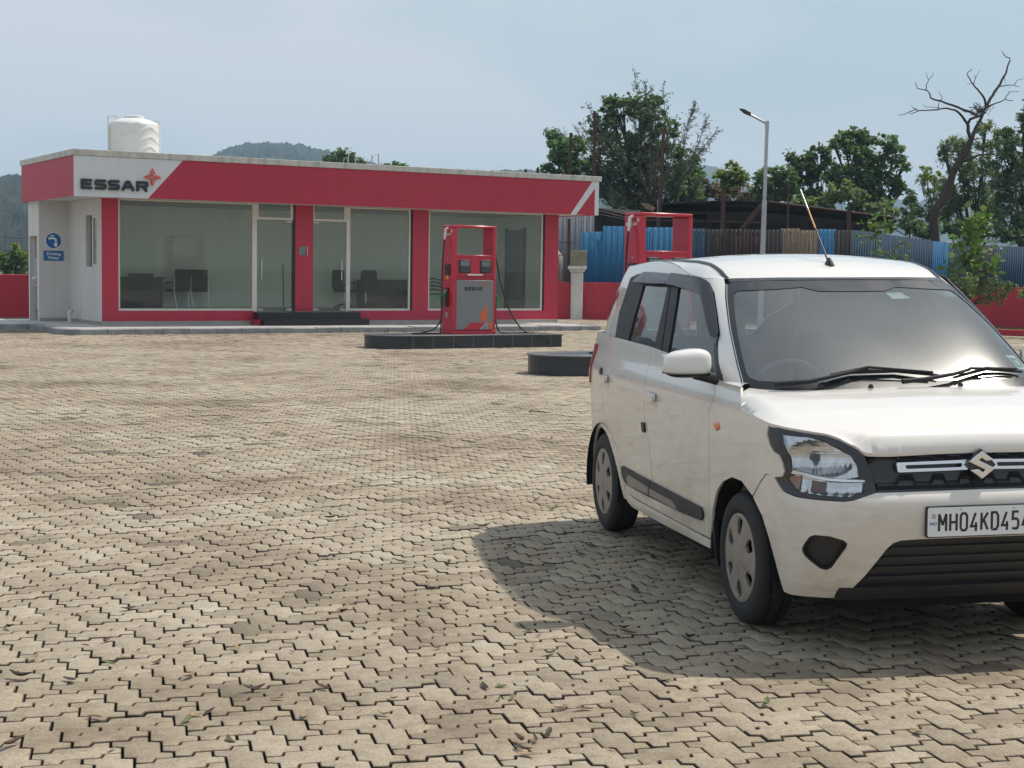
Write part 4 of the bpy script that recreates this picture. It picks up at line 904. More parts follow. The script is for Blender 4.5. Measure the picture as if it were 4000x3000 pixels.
tree('tree', 'lighter leafy tree at left of the big dark tree, over the office roof', [(2165, 540, 42), (2200, 590, 52), (2250, 570, 42), (2215, 640, 50), (2170, 600, 35), (2260, 650, 45), (2150, 670, 34)], 64, 'leaf_mid', 6500, .22, (2240, 0), .13, seed=3)
def needle_tree():
    """feathery casuarina: bare-looking sprays rising through the big tree"""
    Y = 64.5; g = at(2540, 1100, Y); root = Vector((g.x, Y, 0)); T = empty('tree', root); tag(T, 'wispy feathery tree with thin drooping sprays in front of big dark tree', 'tree')
    r = np.random.default_rng(21); lb = MB(); C = []; S = []; TN = []
    tips = [(2480, 290, 30), (2590, 340, 60), (2540, 350, 50), (2520, 330, 40), (2715, 410, 60), (2700, 440, 60), (2800, 510, 70), (2760, 560, 70), (2720, 590, 60), (2300, 420, 60), (2270, 480, 60), (2250, 510, 50), (2180, 510, 30), (2640, 480, 60), (2420, 600, 80), (2600, 560, 80), (2680, 660, 60), (2480, 450, 60), (2350, 560, 80), (2560, 650, 80), (2720, 700, 60), (2760, 470, 40), (2330, 700, 60), (2400, 750, 60), (2500, 760, 60), (2600, 780, 60)]
    for x, y, w in tips:
        e = at(x, y, Y + r.normal(0, 1.2)) - root; s = Vector((r.normal(0, .2), r.normal(0, .2), 1.5 + r.random() * max(.5, e.z * .35)))
        mid = s.lerp(e, .55) + Vector((r.normal(0, .3), r.normal(0, .3), .25)); lb.tube([s, mid, e], [.035, .02, .008], 5)
        for k in range(46):
            t = .30 + .70 * r.random() ** .7; b = s.lerp(mid, t / .55) if t < .55 else mid.lerp(e, (t - .55) / .45)
            d = Vector((e.x - s.x, e.y - s.y, e.z - s.z)).normalized() + Vector(r.normal(0, .5, 3)) + Vector((0, 0, -.15)); L_ = (.22 + .35 * r.random()) * (1.35 - t * .55)
            for q in range(7):
                p = b + d.normalized() * L_ * (q + 1) / 7 + Vector(r.normal(0, .022, 3)); C.append(tuple(p)); S.append(.15 + .08 * r.random()); TN.append(np.clip(.45 + r.normal(0, .2), 0, 1))
    V, Fq, tn = leaf_mesh(np.array(C), np.array(S), np.array(TN), r, .16, .35); np_mesh('crown', V, Fq, tn, 'leaf_needle', T)
    tr = MB(); tr.tube([(0, 0, -.1), (.05, 0, 2.5), (-.1, 0, 5.5), (.1, 0, 7.5)], [.16, .12, .07, .03], 8); tr.build('trunk', 'bark', T, smooth=60); lb.build('limbs', 'bark', T, smooth=60, fixn=False)
needle_tree()
tree('tree', 'small yellow-green tree between the big dark tree and the street lamp', [(2850, 665, 42), (2880, 700, 38), (2815, 700, 34), (2850, 740, 45), (2900, 690, 22)], 68, 'leaf_yellow', 3600, .22, (2850, 0), .09, seed=4)
tree('tree', 'brownish thicket of thin trees just left of the street lamp', [(2760, 730, 48), (2720, 770, 48), (2800, 770, 45), (2900, 760, 48), (2960, 775, 40), (2690, 730, 40)], 67, 'leaf_brown', 4200, .20, (2790, 0), .07, seed=5)
tree('tree', 'round green tree immediately right of the street lamp', [(3000, 700, 48), (2975, 745, 40), (3050, 670, 42), (3070, 720, 55), (3020, 770, 50), (3100, 760, 42)], 66, 'leaf_mid', 6000, .22, (3040, 0), .12, seed=6)
tree('tree', 'dark green tree with two crowns left of the tallest leafy tree', [(3115, 625, 40), (3160, 610, 36), (3205, 600, 40), (3150, 670, 50), (3200, 680, 45), (3230, 640, 36), (3170, 740, 55), (3110, 690, 35)], 67, 'leaf_dark', 6500, .22, (3170, 0), .14, seed=7)
tree('tree', 'tallest round leafy tree between the lamp and the bare tree', [(3290, 540, 42), (3340, 530, 45), (3380, 545, 40), (3260, 560, 25), (3330, 600, 60), (3400, 610, 50), (3465, 560, 42), (3500, 600, 45), (3440, 650, 60), (3520, 650, 32), (3360, 690, 75), (3290, 700, 70), (3440, 730, 65), (3500, 710, 40), (3420, 790, 60), (3340, 800, 60), (3525, 735, 22)], 66, 'leaf_mid', 17000, .22, (3390, 0), .2, seed=8, sub=14)
tree('tree', 'olive thicket under the tallest leafy tree, over the shed roof', [(3280, 740, 50), (3240, 790, 50), (3130, 795, 45), (3180, 800, 40), (3340, 770, 45), (3420, 820, 50), (3480, 845, 40)], 63, 'leaf_olive', 5200, .20, (3280, 0), .08, seed=9)
tree('tree', 'slim green tree left of the bare tree trunk', [(3555, 760, 32), (3560, 810, 38), (3575, 860, 40), (3540, 850, 30), (3600, 900, 40)], 62, 'leaf_dark', 4000, .18, (3570, 0), .08, seed=10, droop=.5, ratio=.35)
tree('tree', 'airy yellow-green tree directly behind the bare trunk', [(3620, 670, 32), (3650, 690, 38), (3600, 700, 26), (3680, 720, 32), (3640, 760, 34), (3620, 820, 32), (3660, 850, 40)], 64, 'leaf_yellow', 4200, .17, (3640, 0), .09, seed=11, droop=.6, ratio=.32)
tree('tree', 'tall grey-green tree with hanging leaves right of the bare trunk', [(3740, 560, 45), (3700, 600, 38), (3790, 580, 48), (3850, 500, 36), (3870, 560, 40), (3760, 660, 60), (3840, 650, 60), (3720, 740, 60), (3800, 760, 75), (3730, 840, 70), (3860, 820, 65), (3680, 570, 24), (3790, 880, 60)], 63, 'leaf_olive', 24000, .18, (3800, 0), .16, seed=12, droop=.7, ratio=.30, sub=16)
tree('tree', 'dense dark tree cut by the right edge of the photo', [(3920, 530, 45), (3960, 570, 50), (4000, 520, 45), (3930, 630, 60), (4010, 640, 70), (3950, 740, 80), (4040, 760, 90), (3920, 850, 70), (4010, 870, 80), (4090, 640, 70), (4000, 450, 30), (4040, 410, 34)], 60, 'leaf_dark', 24000, .20, (4000, 0), .22, seed=13, droop=.5, ratio=.35)
tree('tree', 'treetop showing above the middle of the office roof', [(1310, 620, 30), (1350, 610, 34), (1280, 628, 26), (1400, 632, 24), (1330, 590, 16), (1380, 622, 26), (1340, 660, 50)], 75, 'leaf_dark', 3000, .24, (1340, 0), .12, seed=14, droop=.3, ratio=.35)
tree('tree', 'small bright treetop just above the office roof, left of the rails', [(1515, 648, 16), (1545, 645, 18), (1575, 652, 16), (1550, 680, 34)], 70, 'leaf_bright', 900, .22, (1550, 0), .07, seed=15)
for i, (bl, lab, m_) in enumerate(((([(20, 1020, 46), (60, 1010, 42), (90, 1030, 36), (-30, 1020, 50), (40, 1060, 40), (110, 1050, 40)]), 'green bush row over the red wall at far left', 'leaf_mid'), ([(75, 985, 26), (60, 960, 18), (95, 1000, 22)], 'thin twiggy yellowish tree above the bushes at far left', 'leaf_yellow'))):
    tree('bush' if i == 0 else 'tree', lab, bl, 58, m_, 4200 if i == 0 else 500, .17, (60, 0), .06, seed=16 + i, cat='bush' if i == 0 else 'tree')
tree('bush', 'leafy scrub standing behind the fence above the car roof', [(3560, 880, 42), (3640, 900, 40), (3720, 900, 42), (3820, 910, 45), (3920, 920, 45), (4020, 930, 50), (3480, 880, 30)], 59, 'leaf_dark', 7500, .17, (3700, 0), .06, seed=19, cat='bush')
# plants this side of the fence
def broad_plant(name, label, base, Y, stems, leafm, leaf, cat='plant', seed=1, per=9, ratio=.75):
    r = np.random.default_rng(seed); g = at(base, 1100, Y); root = Vector((g.x, Y, 0)); T = empty(name, root); tag(T, label, cat); st = MB(); C = []; S = []; TN = []
    for pts in stems:
        P = [at(x, y, Y + r.normal(0, .15)) - root for x, y in pts]; st.tube([Vector((P[0].x, P[0].y, max(0, P[0].z)))] + P[1:], [.022] + [.012] * (len(P) - 1), 5)
        for i in range(len(P) - 1):
            for k in range(per):
                t = r.random(); p = P[i].lerp(P[i + 1], t) + Vector(r.normal(0, leaf * .75, 3)); C.append(tuple(p)); S.append(leaf * (.6 + .8 * r.random())); TN.append(np.clip(.5 + r.normal(0, .25), 0, 1))
    V, Fq, tn = leaf_mesh(np.array(C), np.array(S), np.array(TN), r, ratio, .15); np_mesh('leaves', V, Fq, tn, leafm, T); st.build('stem', 'bark', T, smooth=60, fixn=False); return T
broad_plant('plant', 'tall broad-leaved plant beside the blue fence at right', 3800, 40.5, [[(3800, 1150), (3790, 1040), (3800, 960), (3810, 890), (3812, 862)], [(3790, 1080), (3760, 1020), (3735, 970), (3722, 935)], [(3800, 1060), (3850, 1020), (3880, 990), (3890, 975)], [(3790, 1060), (3830, 1030), (3800, 1000), (3760, 955)], [(3810, 900), (3850, 870), (3840, 865)], [(3800, 1000), (3720, 1040), (3730, 1070)], [(3800, 1080), (3870, 1050), (3900, 1040)], [(3810, 900), (3780, 870), (3760, 860)]], 'leaf_bright', .20, seed=31, per=15)
broad_plant('plant', 'small sprig with feathery leaves before fence, left of tall plant', 3480, 41, [[(3470, 1090), (3480, 1010), (3500, 960), (3540, 945)], [(3480, 1000), (3450, 990), (3430, 985)], [(3500, 1010), (3530, 1000), (3560, 1008)]], 'leaf_bright', .11, seed=32, per=20, ratio=.4)
broad_plant('plant', 'young green climber over the fence top behind the car roof', 3420, 46.2, [[(3420, 1000), (3420, 930), (3430, 880), (3420, 860)], [(3420, 930), (3380, 925), (3350, 935)], [(3430, 890), (3470, 880), (3480, 900)], [(3420, 900), (3390, 880), (3400, 860)]], 'leaf_bright', .15, seed=33, per=13)
tree('hedge', 'rounded shrub before the red wall below the tall plant', [(3730, 1080, 40), (3770, 1110, 45), (3820, 1120, 45), (3870, 1110, 40), (3910, 1125, 36), (3945, 1120, 28), (3780, 1150, 45), (3850, 1160, 45), (3900, 1165, 30), (3740, 1120, 35)], 40, 'leaf_olive', 7000, .075, (3810, 0), .04, seed=34, cat='shrub', droop=.1, ratio=.6)
tree('hedge', 'small shrub cut by the right edge before the red wall', [(4005, 1150, 26), (4030, 1130, 34), (4060, 1150, 36)], 39.5, 'leaf_olive', 2000, .075, (4035, 0), .03, seed=35, cat='shrub')
# grass strip between the low kerb and the wall
r = np.random.default_rng(5); gn = 9000; tt = r.random(gn); ww = r.random(gn); a = np.array([10.6, 43.0]); b = np.array([19.0, 35.7]); nrm = np.array([.652, .758])
gx = a[0] + (b[0] - a[0]) * tt + nrm[0] * (.3 + ww * 2.6); gy = a[1] + (b[1] - a[1]) * tt + nrm[1] * (.3 + ww * 2.6)
V, Fq, tn = leaf_mesh(np.stack([gx, gy, .06 + .05 * r.random(gn)], 1), .12 + .1 * r.random(gn), np.clip(.5 + r.normal(0, .2, gn), 0, 1), r, .15, -1.4)
tag(np_mesh('grass', V, Fq, tn, 'leaf_bright'), kind='stuff')
# bare tree
def bare_tree():
    Y = 52.0; g = at(3643, 1100, Y); root = Vector((g.x, Y, 0)); T = empty('bare_tree', root); tag(T, 'leafless dead tree with crooked branches above the blue fence', 'tree'); o = (2800, 150); s = 1.659; r = random.Random(4)
    def P(pts, w=0.0): return [at(o[0] + x / s, o[1] + y / s, Y + w * i) - root for i, (x, y) in enumerate(pts)]
    t = MB(); m = P([(1420, 1560), (1415, 1300), (1404, 1180), (1412, 1110), (1480, 1035), (1512, 940), (1530, 870), (1575, 790), (1625, 710), (1655, 640)]); m[0].z = -.1
    t.tube(m, [.19, .165, .155, .15, .145, .135, .125, .115, .105, .09], 12); t.build('trunk', 'dead_wood', T, smooth=60)
    br = [([(1655, 640), (1672, 600), (1690, 560), (1720, 500), (1745, 440)], .10, .05, .1), ([(1650, 650), (1628, 600), (1625, 550), (1640, 525), (1690, 508), (1740, 480)], .085, .045, -.1),
          ([(1625, 555), (1590, 505), (1545, 465), (1490, 452), (1430, 462), (1310, 468), (1250, 490)], .06, .015, -.15), ([(1310, 468), (1285, 455), (1260, 435)], .02, .01, 0), ([(1295, 455), (1240, 480), (1200, 496), (1172, 495)], .022, .01, 0),
          ([(1690, 500), (1640, 475), (1560, 445), (1500, 425), (1450, 405), (1385, 385), (1378, 355), (1365, 338), (1300, 325), (1288, 285)], .06, .014, .12), ([(1352, 340), (1358, 300), (1375, 265), (1405, 220)], .022, .009, 0), ([(1372, 268), (1360, 240), (1358, 215)], .014, .008, 0), ([(1445, 402), (1462, 380), (1440, 345)], .018, .009, 0), ([(1430, 460), (1437, 430), (1440, 405)], .018, .012, 0), ([(1445, 450), (1350, 445), (1336, 420)], .014, .008, 0),
          ([(1745, 430), (1738, 400), (1720, 368), (1690, 330), (1662, 298), (1640, 262), (1622, 225), (1655, 197)], .055, .012, -.1), ([(1662, 298), (1678, 255), (1668, 238)], .02, .01, 0), ([(1680, 250), (1690, 230), (1705, 210)], .014, .008, 0), ([(1645, 298), (1620, 292)], .012, .007, 0),
          ([(1750, 430), (1775, 385), (1800, 345), (1840, 290), (1862, 245), (1880, 200), (1898, 150), (1900, 128), (1860, 105), (1842, 80)], .07, .012, .1), ([(1830, 312), (1880, 303), (1930, 305), (1960, 315)], .025, .010, 0), ([(1928, 300), (1945, 272), (1990, 260)], .016, .008, 0), ([(1862, 245), (1868, 290)], .015, .008, 0), ([(1800, 345), (1825, 350)], .012, .007, 0),
          ([(1752, 450), (1785, 430), (1810, 420), (1870, 395), (1922, 403)], .045, .012, .1), ([(1868, 396), (1890, 360), (1895, 348), (1960, 345)], .02, .009, 0), ([(1900, 350), (1885, 340)], .01, .006, 0),
          ([(1640, 735), (1700, 745)], .03, .012, 0), ([(1570, 800), (1640, 780), (1700, 755), (1760, 747), (1830, 760), (1900, 790)], .07, .015, -.2), ([(1740, 768), (1770, 800), (1800, 860), (1835, 920)], .02, .009, 0), ([(1668, 655), (1700, 650), (1740, 655), (1830, 685)], .028, .010, .1), ([(1715, 750), (1712, 700)], .014, .008, 0)]
    for pts, r0, r1, w in br:
        q = P(pts, w); n_ = len(q); f = []
        for i in range(n_ - 1):
            f += [q[i], q[i].lerp(q[i + 1], .5) + Vector((r.uniform(-.02, .02), r.uniform(-.02, .02), r.uniform(-.02, .02)))]
        f.append(q[-1]); b = MB(); b.tube(f, [.78 * (r0 + (r1 - r0) * i / (len(f) - 1)) for i in range(len(f))], 8); b.build('branch', 'dead_wood', T, smooth=60)
    nb = MB()
    for _ in range(60):
        a = at(o[0] + (1695 + r.gauss(0, 28)) / s, o[1] + (478 + r.gauss(0, 14)) / s, Y + r.uniform(-.25, .25)) - root
        nb.tube([a, a + Vector((r.uniform(-.35, .35), r.uniform(-.2, .2), r.uniform(-.06, .25)))], .010, 4)
    n = nb.build('bird_nest', 'dead_wood', smooth=None, fixn=False, loc=root); tag(n, 'untidy stick nest in the fork of the leafless tree', 'nest')
bare_tree()
# ================================================================== FALLEN LEAVES
def leaf_shape(seed):
    r = random.Random(seed); L = .058; mb = MB(); n = 9; V = []; bend = r.uniform(.25, .75) * (1 if r.random() < .8 else -.4); curl = r.uniform(.1, .75); side = r.uniform(-.3, .3)
    for i in range(n):
        t = i / (n - 1); a = (t - .5) * 2 * bend * 1.5; x = (t - .5) * L; w = .0095 * math.sin(math.pi * min(1, t * .94 + .04)) ** .75 + .0004
        z = .004 + (abs(bend) * .018) * (1 - math.cos((t - .5) * 3.0)) * (1 if bend > 0 else 1) + .004 * curl
        y = side * .03 * math.sin(math.pi * t)
        for k, q in enumerate((-1, -.5, 0, .5, 1)): V.append((x, y + q * w * (1 - .35 * curl * abs(q)), z + abs(q) ** 1.6 * w * curl * 1.1))
    mb.add(V, [(i * 5 + k, i * 5 + k + 1, (i + 1) * 5 + k + 1, (i + 1) * 5 + k) for i in range(n - 1) for k in range(4)])
    return mb
mat('dry_leaf_brown', (.085, .045, .022), .75, 0, .35, 30); mat('dry_leaf_tan', (.27, .19, .11), .75, 0, .3, 30); mat('dry_leaf_green', (.10, .11, .035), .7, 0, .3, 30); mat('dry_leaf_dark', (.035, .022, .016), .75, 0, .3, 30)
protos = {}
def ground_leaf(x, y, ang, sc, kind, shape, label, grp):
    key = (kind, shape)
    if key not in protos:
        o = leaf_shape(shape).build('fallen_leaf', 'dry_leaf_' + kind, smooth=60, fixn=False); so_ = o.modifiers.new('t', 'SOLIDIFY'); so_.thickness = .0009; protos[key] = o; first = True
    else: o = protos[key].copy(); COL.objects.link(o)
    o.location = (x, y, .002); o.rotation_euler = (rl.uniform(-.25, .25), rl.uniform(-.2, .2), ang); o.scale = (sc, sc, sc); tag(o, label, 'leaf', grp)
rl = random.Random(12)
def ground_at(px, py):
    d = _F + _R * ((px - 2000) / F_PX) - _U * ((py - 1500) / F_PX); t = -CAM_H / d.z; return d * t
named = [(80, 2650, 1.6, 'dark'), (270, 2665, 1.4, 'dark'), (420, 2600, 1.1, 'green'), (500, 2385, 1.3, 'dark'), (725, 2820, 1.1, 'green'), (820, 2790, 1.1, 'dark'), (990, 2700, 1.5, 'dark'), (1190, 2800, 1.2, 'tan'), (1650, 2245, 1.4, 'tan'), (1290, 2030, 1.5, 'dark'), (1880, 2065, 1.8, 'dark'), (1790, 2005, 1.2, 'brown'), (2165, 1995, 1.6, 'green'), (2100, 1955, 1.4, 'brown'), (950, 1720, 1.5, 'dark'), (590, 1980, 1.3, 'dark'), (430, 1900, 1.1, 'brown'), (270, 1570, 1.2, 'dark'), (740, 2650, 1.5, 'tan'), (60, 2920, 1.6, 'brown'), (1560, 2200, 1.4, 'brown'), (370, 2810, 1.0, 'tan'), (130, 2580, 1.2, 'tan'), (2450, 2480, 1.3, 'brown'), (3590, 2870, 1.2, 'tan'), (2600, 1990, 1.0, 'brown'), (1750, 1970, 1.2, 'brown'), (1550, 1890, 1.5, 'dark'), (1700, 1805, 1.3, 'dark'), (1470, 1850, 1.1, 'green'), (40, 2460, 1.3, 'brown'), (1340, 2380, 1.4, 'tan'), (920, 2540, 1.2, 'tan'), (2020, 2905, 1.5, 'brown'), (2980, 2755, 1.3, 'green'), (3290, 2610, 1.2, 'tan')]
shadow_px = [(2310, 2140), (2205, 2085), (2560, 2180), (2440, 2460), (2480, 2310), (2270, 2170), (1990, 2140), (2140, 2210), (2330, 2260), (2700, 2500)]
for px, py, sc, kd in named:
    p = ground_at(px, py); ground_leaf(p.x, p.y, rl.uniform(0, 6.28), sc * 1.0, kd, rl.randrange(6), {'dark': 'curled dark dead leaf on the sunlit paving', 'brown': 'curled brown dead leaf on the sunlit paving', 'tan': 'pale dry leaf on the sunlit paving', 'green': 'half green fallen leaf on the sunlit paving'}[kd], 'leaves scattered over the sunlit paving')
for px, py in shadow_px:
    p = ground_at(px, py); ground_leaf(p.x, p.y, rl.uniform(0, 6.28), rl.uniform(1.0, 1.7), 'dark', rl.randrange(6), 'curled dead leaf in the shadow of the white car', 'leaves in the shadow of the car')
cnt = 0
while cnt < 85:
    px = rl.uniform(10, 3990) if rl.random() < .5 else rl.uniform(1100, 2500); py = 1420 + 1540 * rl.random() ** 1.15
    if px > 2250 and py < 2560: continue
    if 1750 < px and 2030 < py < 2560 and px > 1750 + (py - 2030) * 1.1: continue
    p = ground_at(px, py); kd = rl.choices(['dark', 'brown', 'tan', 'green'], [.3, .35, .28, .07])[0]
    ground_leaf(p.x, p.y, rl.uniform(0, 6.28), rl.uniform(.55, 1.25) * (1.0 if py > 1800 else 1.3), kd, rl.randrange(6), {'dark': 'curled dark dead leaf on the sunlit paving', 'brown': 'curled brown dead leaf on the sunlit paving', 'tan': 'pale dry leaf on the sunlit paving', 'green': 'half green fallen leaf on the sunlit paving'}[kd], 'leaves scattered over the sunlit paving'); cnt += 1
def ip(x,xs,ys):
    return np.interp(x,xs,ys)
def sel(phi,X,Y,n):
    c,s=np.abs(np.cos(phi)),np.abs(np.sin(phi))
    return ((c/X)**n+(s/Y)**n)**(-1.0/n)
ZW=[.15,.22,.28,.36,.45,.60,.75,.85,.93,.985,1.02,1.06,1.10,1.14,1.18]
WW=[.728,.746,.754,.760,.765,.771,.778,.783,.786,.779,.768,.756,.750,.745,.735]
ZN=[.18,.23,.27,.31,.40,.50,.60,.645,.665,.69,.72,.84,.88,.92,.97,1.05]
XN=[.64,.69,.72,.735,.76,.78,.79,.79,.785,.755,.745,.735,.715,.68,.60,.45]
PF,PR=.34,-2.72
def smooth_ip(z,Z,V,h=.012):
    return (ip(z-h,Z,V)+ip(z-h/2,Z,V)+ip(z,Z,V)+ip(z+h/2,Z,V)+ip(z+h,Z,V))/5
def bodyP(u,z):
    u=np.asarray(u,float); z=np.asarray(z,float)
    sg=np.sign(u); sg=np.where(sg==0,1,sg); a=np.abs(u)
    W=smooth_ip(z,ZW,WW,.02)
    X=smooth_ip(z,ZN,XN,.012)-PF
    phi=np.clip(a/1.0,0,1)*np.pi/2
    n=np.interp(z,[.3,.6,.7,.95],[5.2,4.8,4.2,3.6])
    r=sel(phi,X,W,n)
    xf=PF+r*np.cos(phi); yf=r*np.sin(phi)
    t=np.clip(a-1.0,0,PF-PR)
    xs=PF-t
    tap=.045*np.clip((-1.5-xs)/1.25,0,1)**2
    ys=W-tap
    ph2=np.clip(a-1.0-(PF-PR),0,1)*np.pi/2
    L=np.interp(z,[.2,.5,1.0,1.2],[.20,.22,.19,.16])
    W2=W-.045*np.clip((-1.5-PR)/1.25,0,1)**2
    r2=sel(np.pi/2-ph2,L,W2,3.6)
    xr=PR-r2*np.sin(ph2); yr=r2*np.cos(ph2)
    x=np.where(a<1.0,xf,np.where(a<1.0+PF-PR,xs,xr)); y=np.where(a<1.0,yf,np.where(a<1.0+PF-PR,ys,yr))
    return np.stack([x,y*sg,z*np.ones_like(x)],-1)
UB=1.0+PF-PR+1.0
def ubx(x,z=None):  # side u (positive) from x in linear zone
    return 1.0+PF-x
ZG=[.98,1.04,1.15,1.30,1.45,1.50,1.54,1.58,1.62,1.66]
WG=[.757,.752,.735,.700,.657,.640,.624,.603,.578,.55]
def xc_(z): return np.interp(z,[.95,1.06,1.515,1.60,1.66],[.25,.12,-.655,-.86,-1.05])+.045*np.clip(1-((z-1.28)/.235)**2,0,1)
def xp_(z): return np.interp(z,[.95,1.06,1.515,1.60,1.66],[-.38,-.47,-1.12,-1.25,-1.35])
def xq_(z): return np.interp(z,[.95,1.10,1.50,1.60,1.66],[-2.62,-2.60,-2.45,-2.40,-2.36])
def xt_(z): return np.interp(z,[.95,1.10,1.50,1.60,1.66],[-2.89,-2.87,-2.73,-2.66,-2.60])
GS=1.8
def glassP(u,z):
    u=np.asarray(u,float); z=np.asarray(z,float)
    sg=np.sign(u); sg=np.where(sg==0,1,sg); a=np.abs(u)
    W=smooth_ip(z,ZG,WG,.02); xp=xp_(z); X=xc_(z)-xp
    phi=np.clip(a,0,1)*np.pi/2
    r=sel(phi,X,W,4.0); xf=xp+r*np.cos(phi); yf=r*np.sin(phi)
    xq=xq_(z); t=np.clip((a-1.0)/GS,0,1); xs=xp+(xq-xp)*t
    tap=.05*np.clip((-1.3-xs)/1.3,0,1)**2
    ys=W-tap
    L=xq-xt_(z); ph2=np.clip(a-1.0-GS,0,1)*np.pi/2
    W2=W-.05*np.clip((-1.3-xq)/1.3,0,1)**2
    r2=sel(np.pi/2-ph2,L,W2,3.5)
    xr=xq-r2*np.sin(ph2); yr=r2*np.cos(ph2)
    x=np.where(a<1.0,xf,np.where(a<1.0+GS,xs,xr)); y=np.where(a<1.0,yf,np.where(a<1.0+GS,ys,yr))
    return np.stack([x,y*sg,z*np.ones_like(x)],-1)
UG=1.0+GS+1.0
ZTU=[0,.6,.85,1.0,1.15,1.35,1.8,2.2,2.8,3.1,3.8]
ZTV=[1.515,1.515,1.521,1.541,1.568,1.592,1.608,1.605,1.582,1.570,1.560]
def ztop(u):
    a=np.abs(u); return sum(np.interp(np.abs(a+d),ZTU,ZTV) for d in (-.16,-.12,-.08,-.04,0,.04,.08,.12,.16))/9
# ================================================================== CAR
CAR = empty('car', (1.748, 6.793, 0)); tag(CAR, 'white compact hatchback with dusty doors parked on the paving at right', 'car')
_yaw = .1906; _f = Vector((math.sin(_yaw), -math.cos(_yaw), 0)); _l = Vector((math.cos(_yaw), math.sin(_yaw), 0))
_tilt = .0165
_zx = Vector((0, 0, 1))
CARM = Matrix(((_f.x, _l.x, 0, 1.748), (_f.y, _l.y, 0, 6.793), (0, 0, 1, 0), (0, 0, 0, 1)))
SHR = Matrix.Identity(4) @ Matrix.Translation((0, -.74, 0)) @ Matrix.Rotation(_tilt, 4, 'X') @ Matrix.Translation((0, .74, 0))
CAR.matrix_world = CARM @ SHR
def tri_panel(name, surf, outline, m, holes=(), grid=.028, off=0.0, rim=.012, parent=None, cen=(-1.1, 0, .7), smooth=38, seg=None, rv=None):
    """surface patch cut exactly along its outline, with a folded edge"""
    def dens(poly, s):
        out = []; k = len(poly)
        for i in range(k):
            a = np.array(poly[i], float); b = np.array(poly[(i + 1) % k], float); n_ = max(1, int(math.ceil(np.linalg.norm(b - a) / s)))
            out += [tuple(a + (b - a) * j / n_) for j in range(n_)]
        return out
    s = seg or grid * .8
    loops = [dens(outline, s)] + [dens(h, s) for h in holes]
    pts = []; edges = []
    for lp in loops:
        o = len(pts); pts += lp; edges += [(o + i, o + (i + 1) % len(lp)) for i in range(len(lp))]
    B = np.array(pts); u0, z0 = B.min(0); u1, z1 = B.max(0)
    gu = np.arange(u0 + grid * .5, u1, grid); gz = np.arange(z0 + grid * .5, z1, grid); G = np.array([(a, b) for a in gu for b in gz]) if len(gu) and len(gz) else np.zeros((0, 2))
    if len(G):
        k = inside(G, loops[0])
        for h in loops[1:]: k &= ~inside(G, h)
        G = G[k]
        if len(G):
            d = np.full(len(G), 9.); 
            for i in range(0, len(G), 400): d[i:i + 400] = np.sqrt(((G[i:i + 400, None] - B[None]) ** 2).sum(-1)).min(1)
            G = G[d > grid * .5]
    allp = [Vector(p) for p in pts] + [Vector(p) for p in G]
    vo, eo, fo, *_ = delaunay_2d_cdt(allp, edges, [], 0, 1e-7)
    P = np.array([(v.x, v.y) for v in vo]); F = np.array([f for f in fo if len(f) == 3]); C = P[F].mean(1)
    k = inside(C, loops[0])
    for h in loops[1:]: k &= ~inside(C, h)
    F = F[k]
    X = surf(P[:, 0], P[:, 1]); e = 1e-3
    Tu = surf(P[:, 0] + e, P[:, 1]) - surf(P[:, 0] - e, P[:, 1]); Tz = surf(P[:, 0], P[:, 1] + e) - surf(P[:, 0], P[:, 1] - e)
    N = np.cross(Tu, Tz); N /= np.maximum(np.linalg.norm(N, axis=1), 1e-12)[:, None]
    sg = np.sign((N * (X - np.array(cen))).sum(1)); N *= np.where(sg == 0, 1, sg)[:, None]
    of = off(P[:, 0], P[:, 1]) if callable(off) else np.full(len(P), off)
    X = X + N * of[:, None]
    # orient faces outward
    fn = np.cross(X[F[:, 1]] - X[F[:, 0]], X[F[:, 2]] - X[F[:, 0]]); fl = (fn * N[F].mean(1)).sum(1) < 0
    F[fl] = F[fl][:, ::-1]
    V = [tuple(x) for x in X]; FF = [tuple(int(i) for i in f) for f in F]
    if rim:
        cnt = {}
        for f in FF:
            for i in range(3): cnt[(f[i], f[(i + 1) % 3])] = 1
        be = [(a, b) for (a, b) in cnt if (b, a) not in cnt]; mp = {}
        for a, b in be:
            for q in (a, b):
                if q not in mp: mp[q] = len(V); V.append(tuple(X[q] - N[q] * rim if rv is None else X[q] + np.array(rv)))
        FF += [(b, a, mp[a], mp[b]) for a, b in be]
    mb = MB(); mb.add(V, FF); return mb.build(name, m, parent or CAR, smooth=smooth, fixn=False)
def mir(pts, s): return [(s * u, z) for u, z in pts]
def sym(half): return [(-u, z) for u, z in half] + [(u, z) for u, z in reversed(half)]   # half: list with u >= 0 from top centre to bottom centre (no duplicates at u=0)
# --- shared seam points (u, z) on the lower body
HL = [(.907, .929), (.918, .888), (.898, .850), (.872, .829), (.838, .819), (.819, .789), (.807, .752), (.815, .732), (.867, .725), (.844, .698), (.811, .676), (.748, .664), (.665, .659), (.602, .656), (.580, .660), (.523, .687), (.549, .761), (.574, .829), (.600, .853), (.663, .888), (.703, .903), (.775, .914), (.854, .925)]
ARF = [(1.091, .601), (.991, .540), (.925, .455), (.875, .37), (.838, .290), (.826, .258)]
HOODU = [0, .3, .50, .574, .600, .663, .703, .775, .854, .907, 1.134, 1.234, 1.253, 1.264]; HOODZ = [.840, .838, .832, .835, .858, .892, .907, .919, .930, .935, .957, .972, .994, 1.019]
bumper = [(0, .686), (.523, .683), (.580, .656), (.602, .652), (.665, .655), (.748, .660), (.813, .672), (.847, .695), (.872, .722), (.935, .719), (1.091, .601)] + ARF[1:] + [(.797, .254), (.716, .256), (.637, .252), (.558, .350), (.480, .460), (.455, .484), (.425, .494), (.36, .496), (0, .497)]
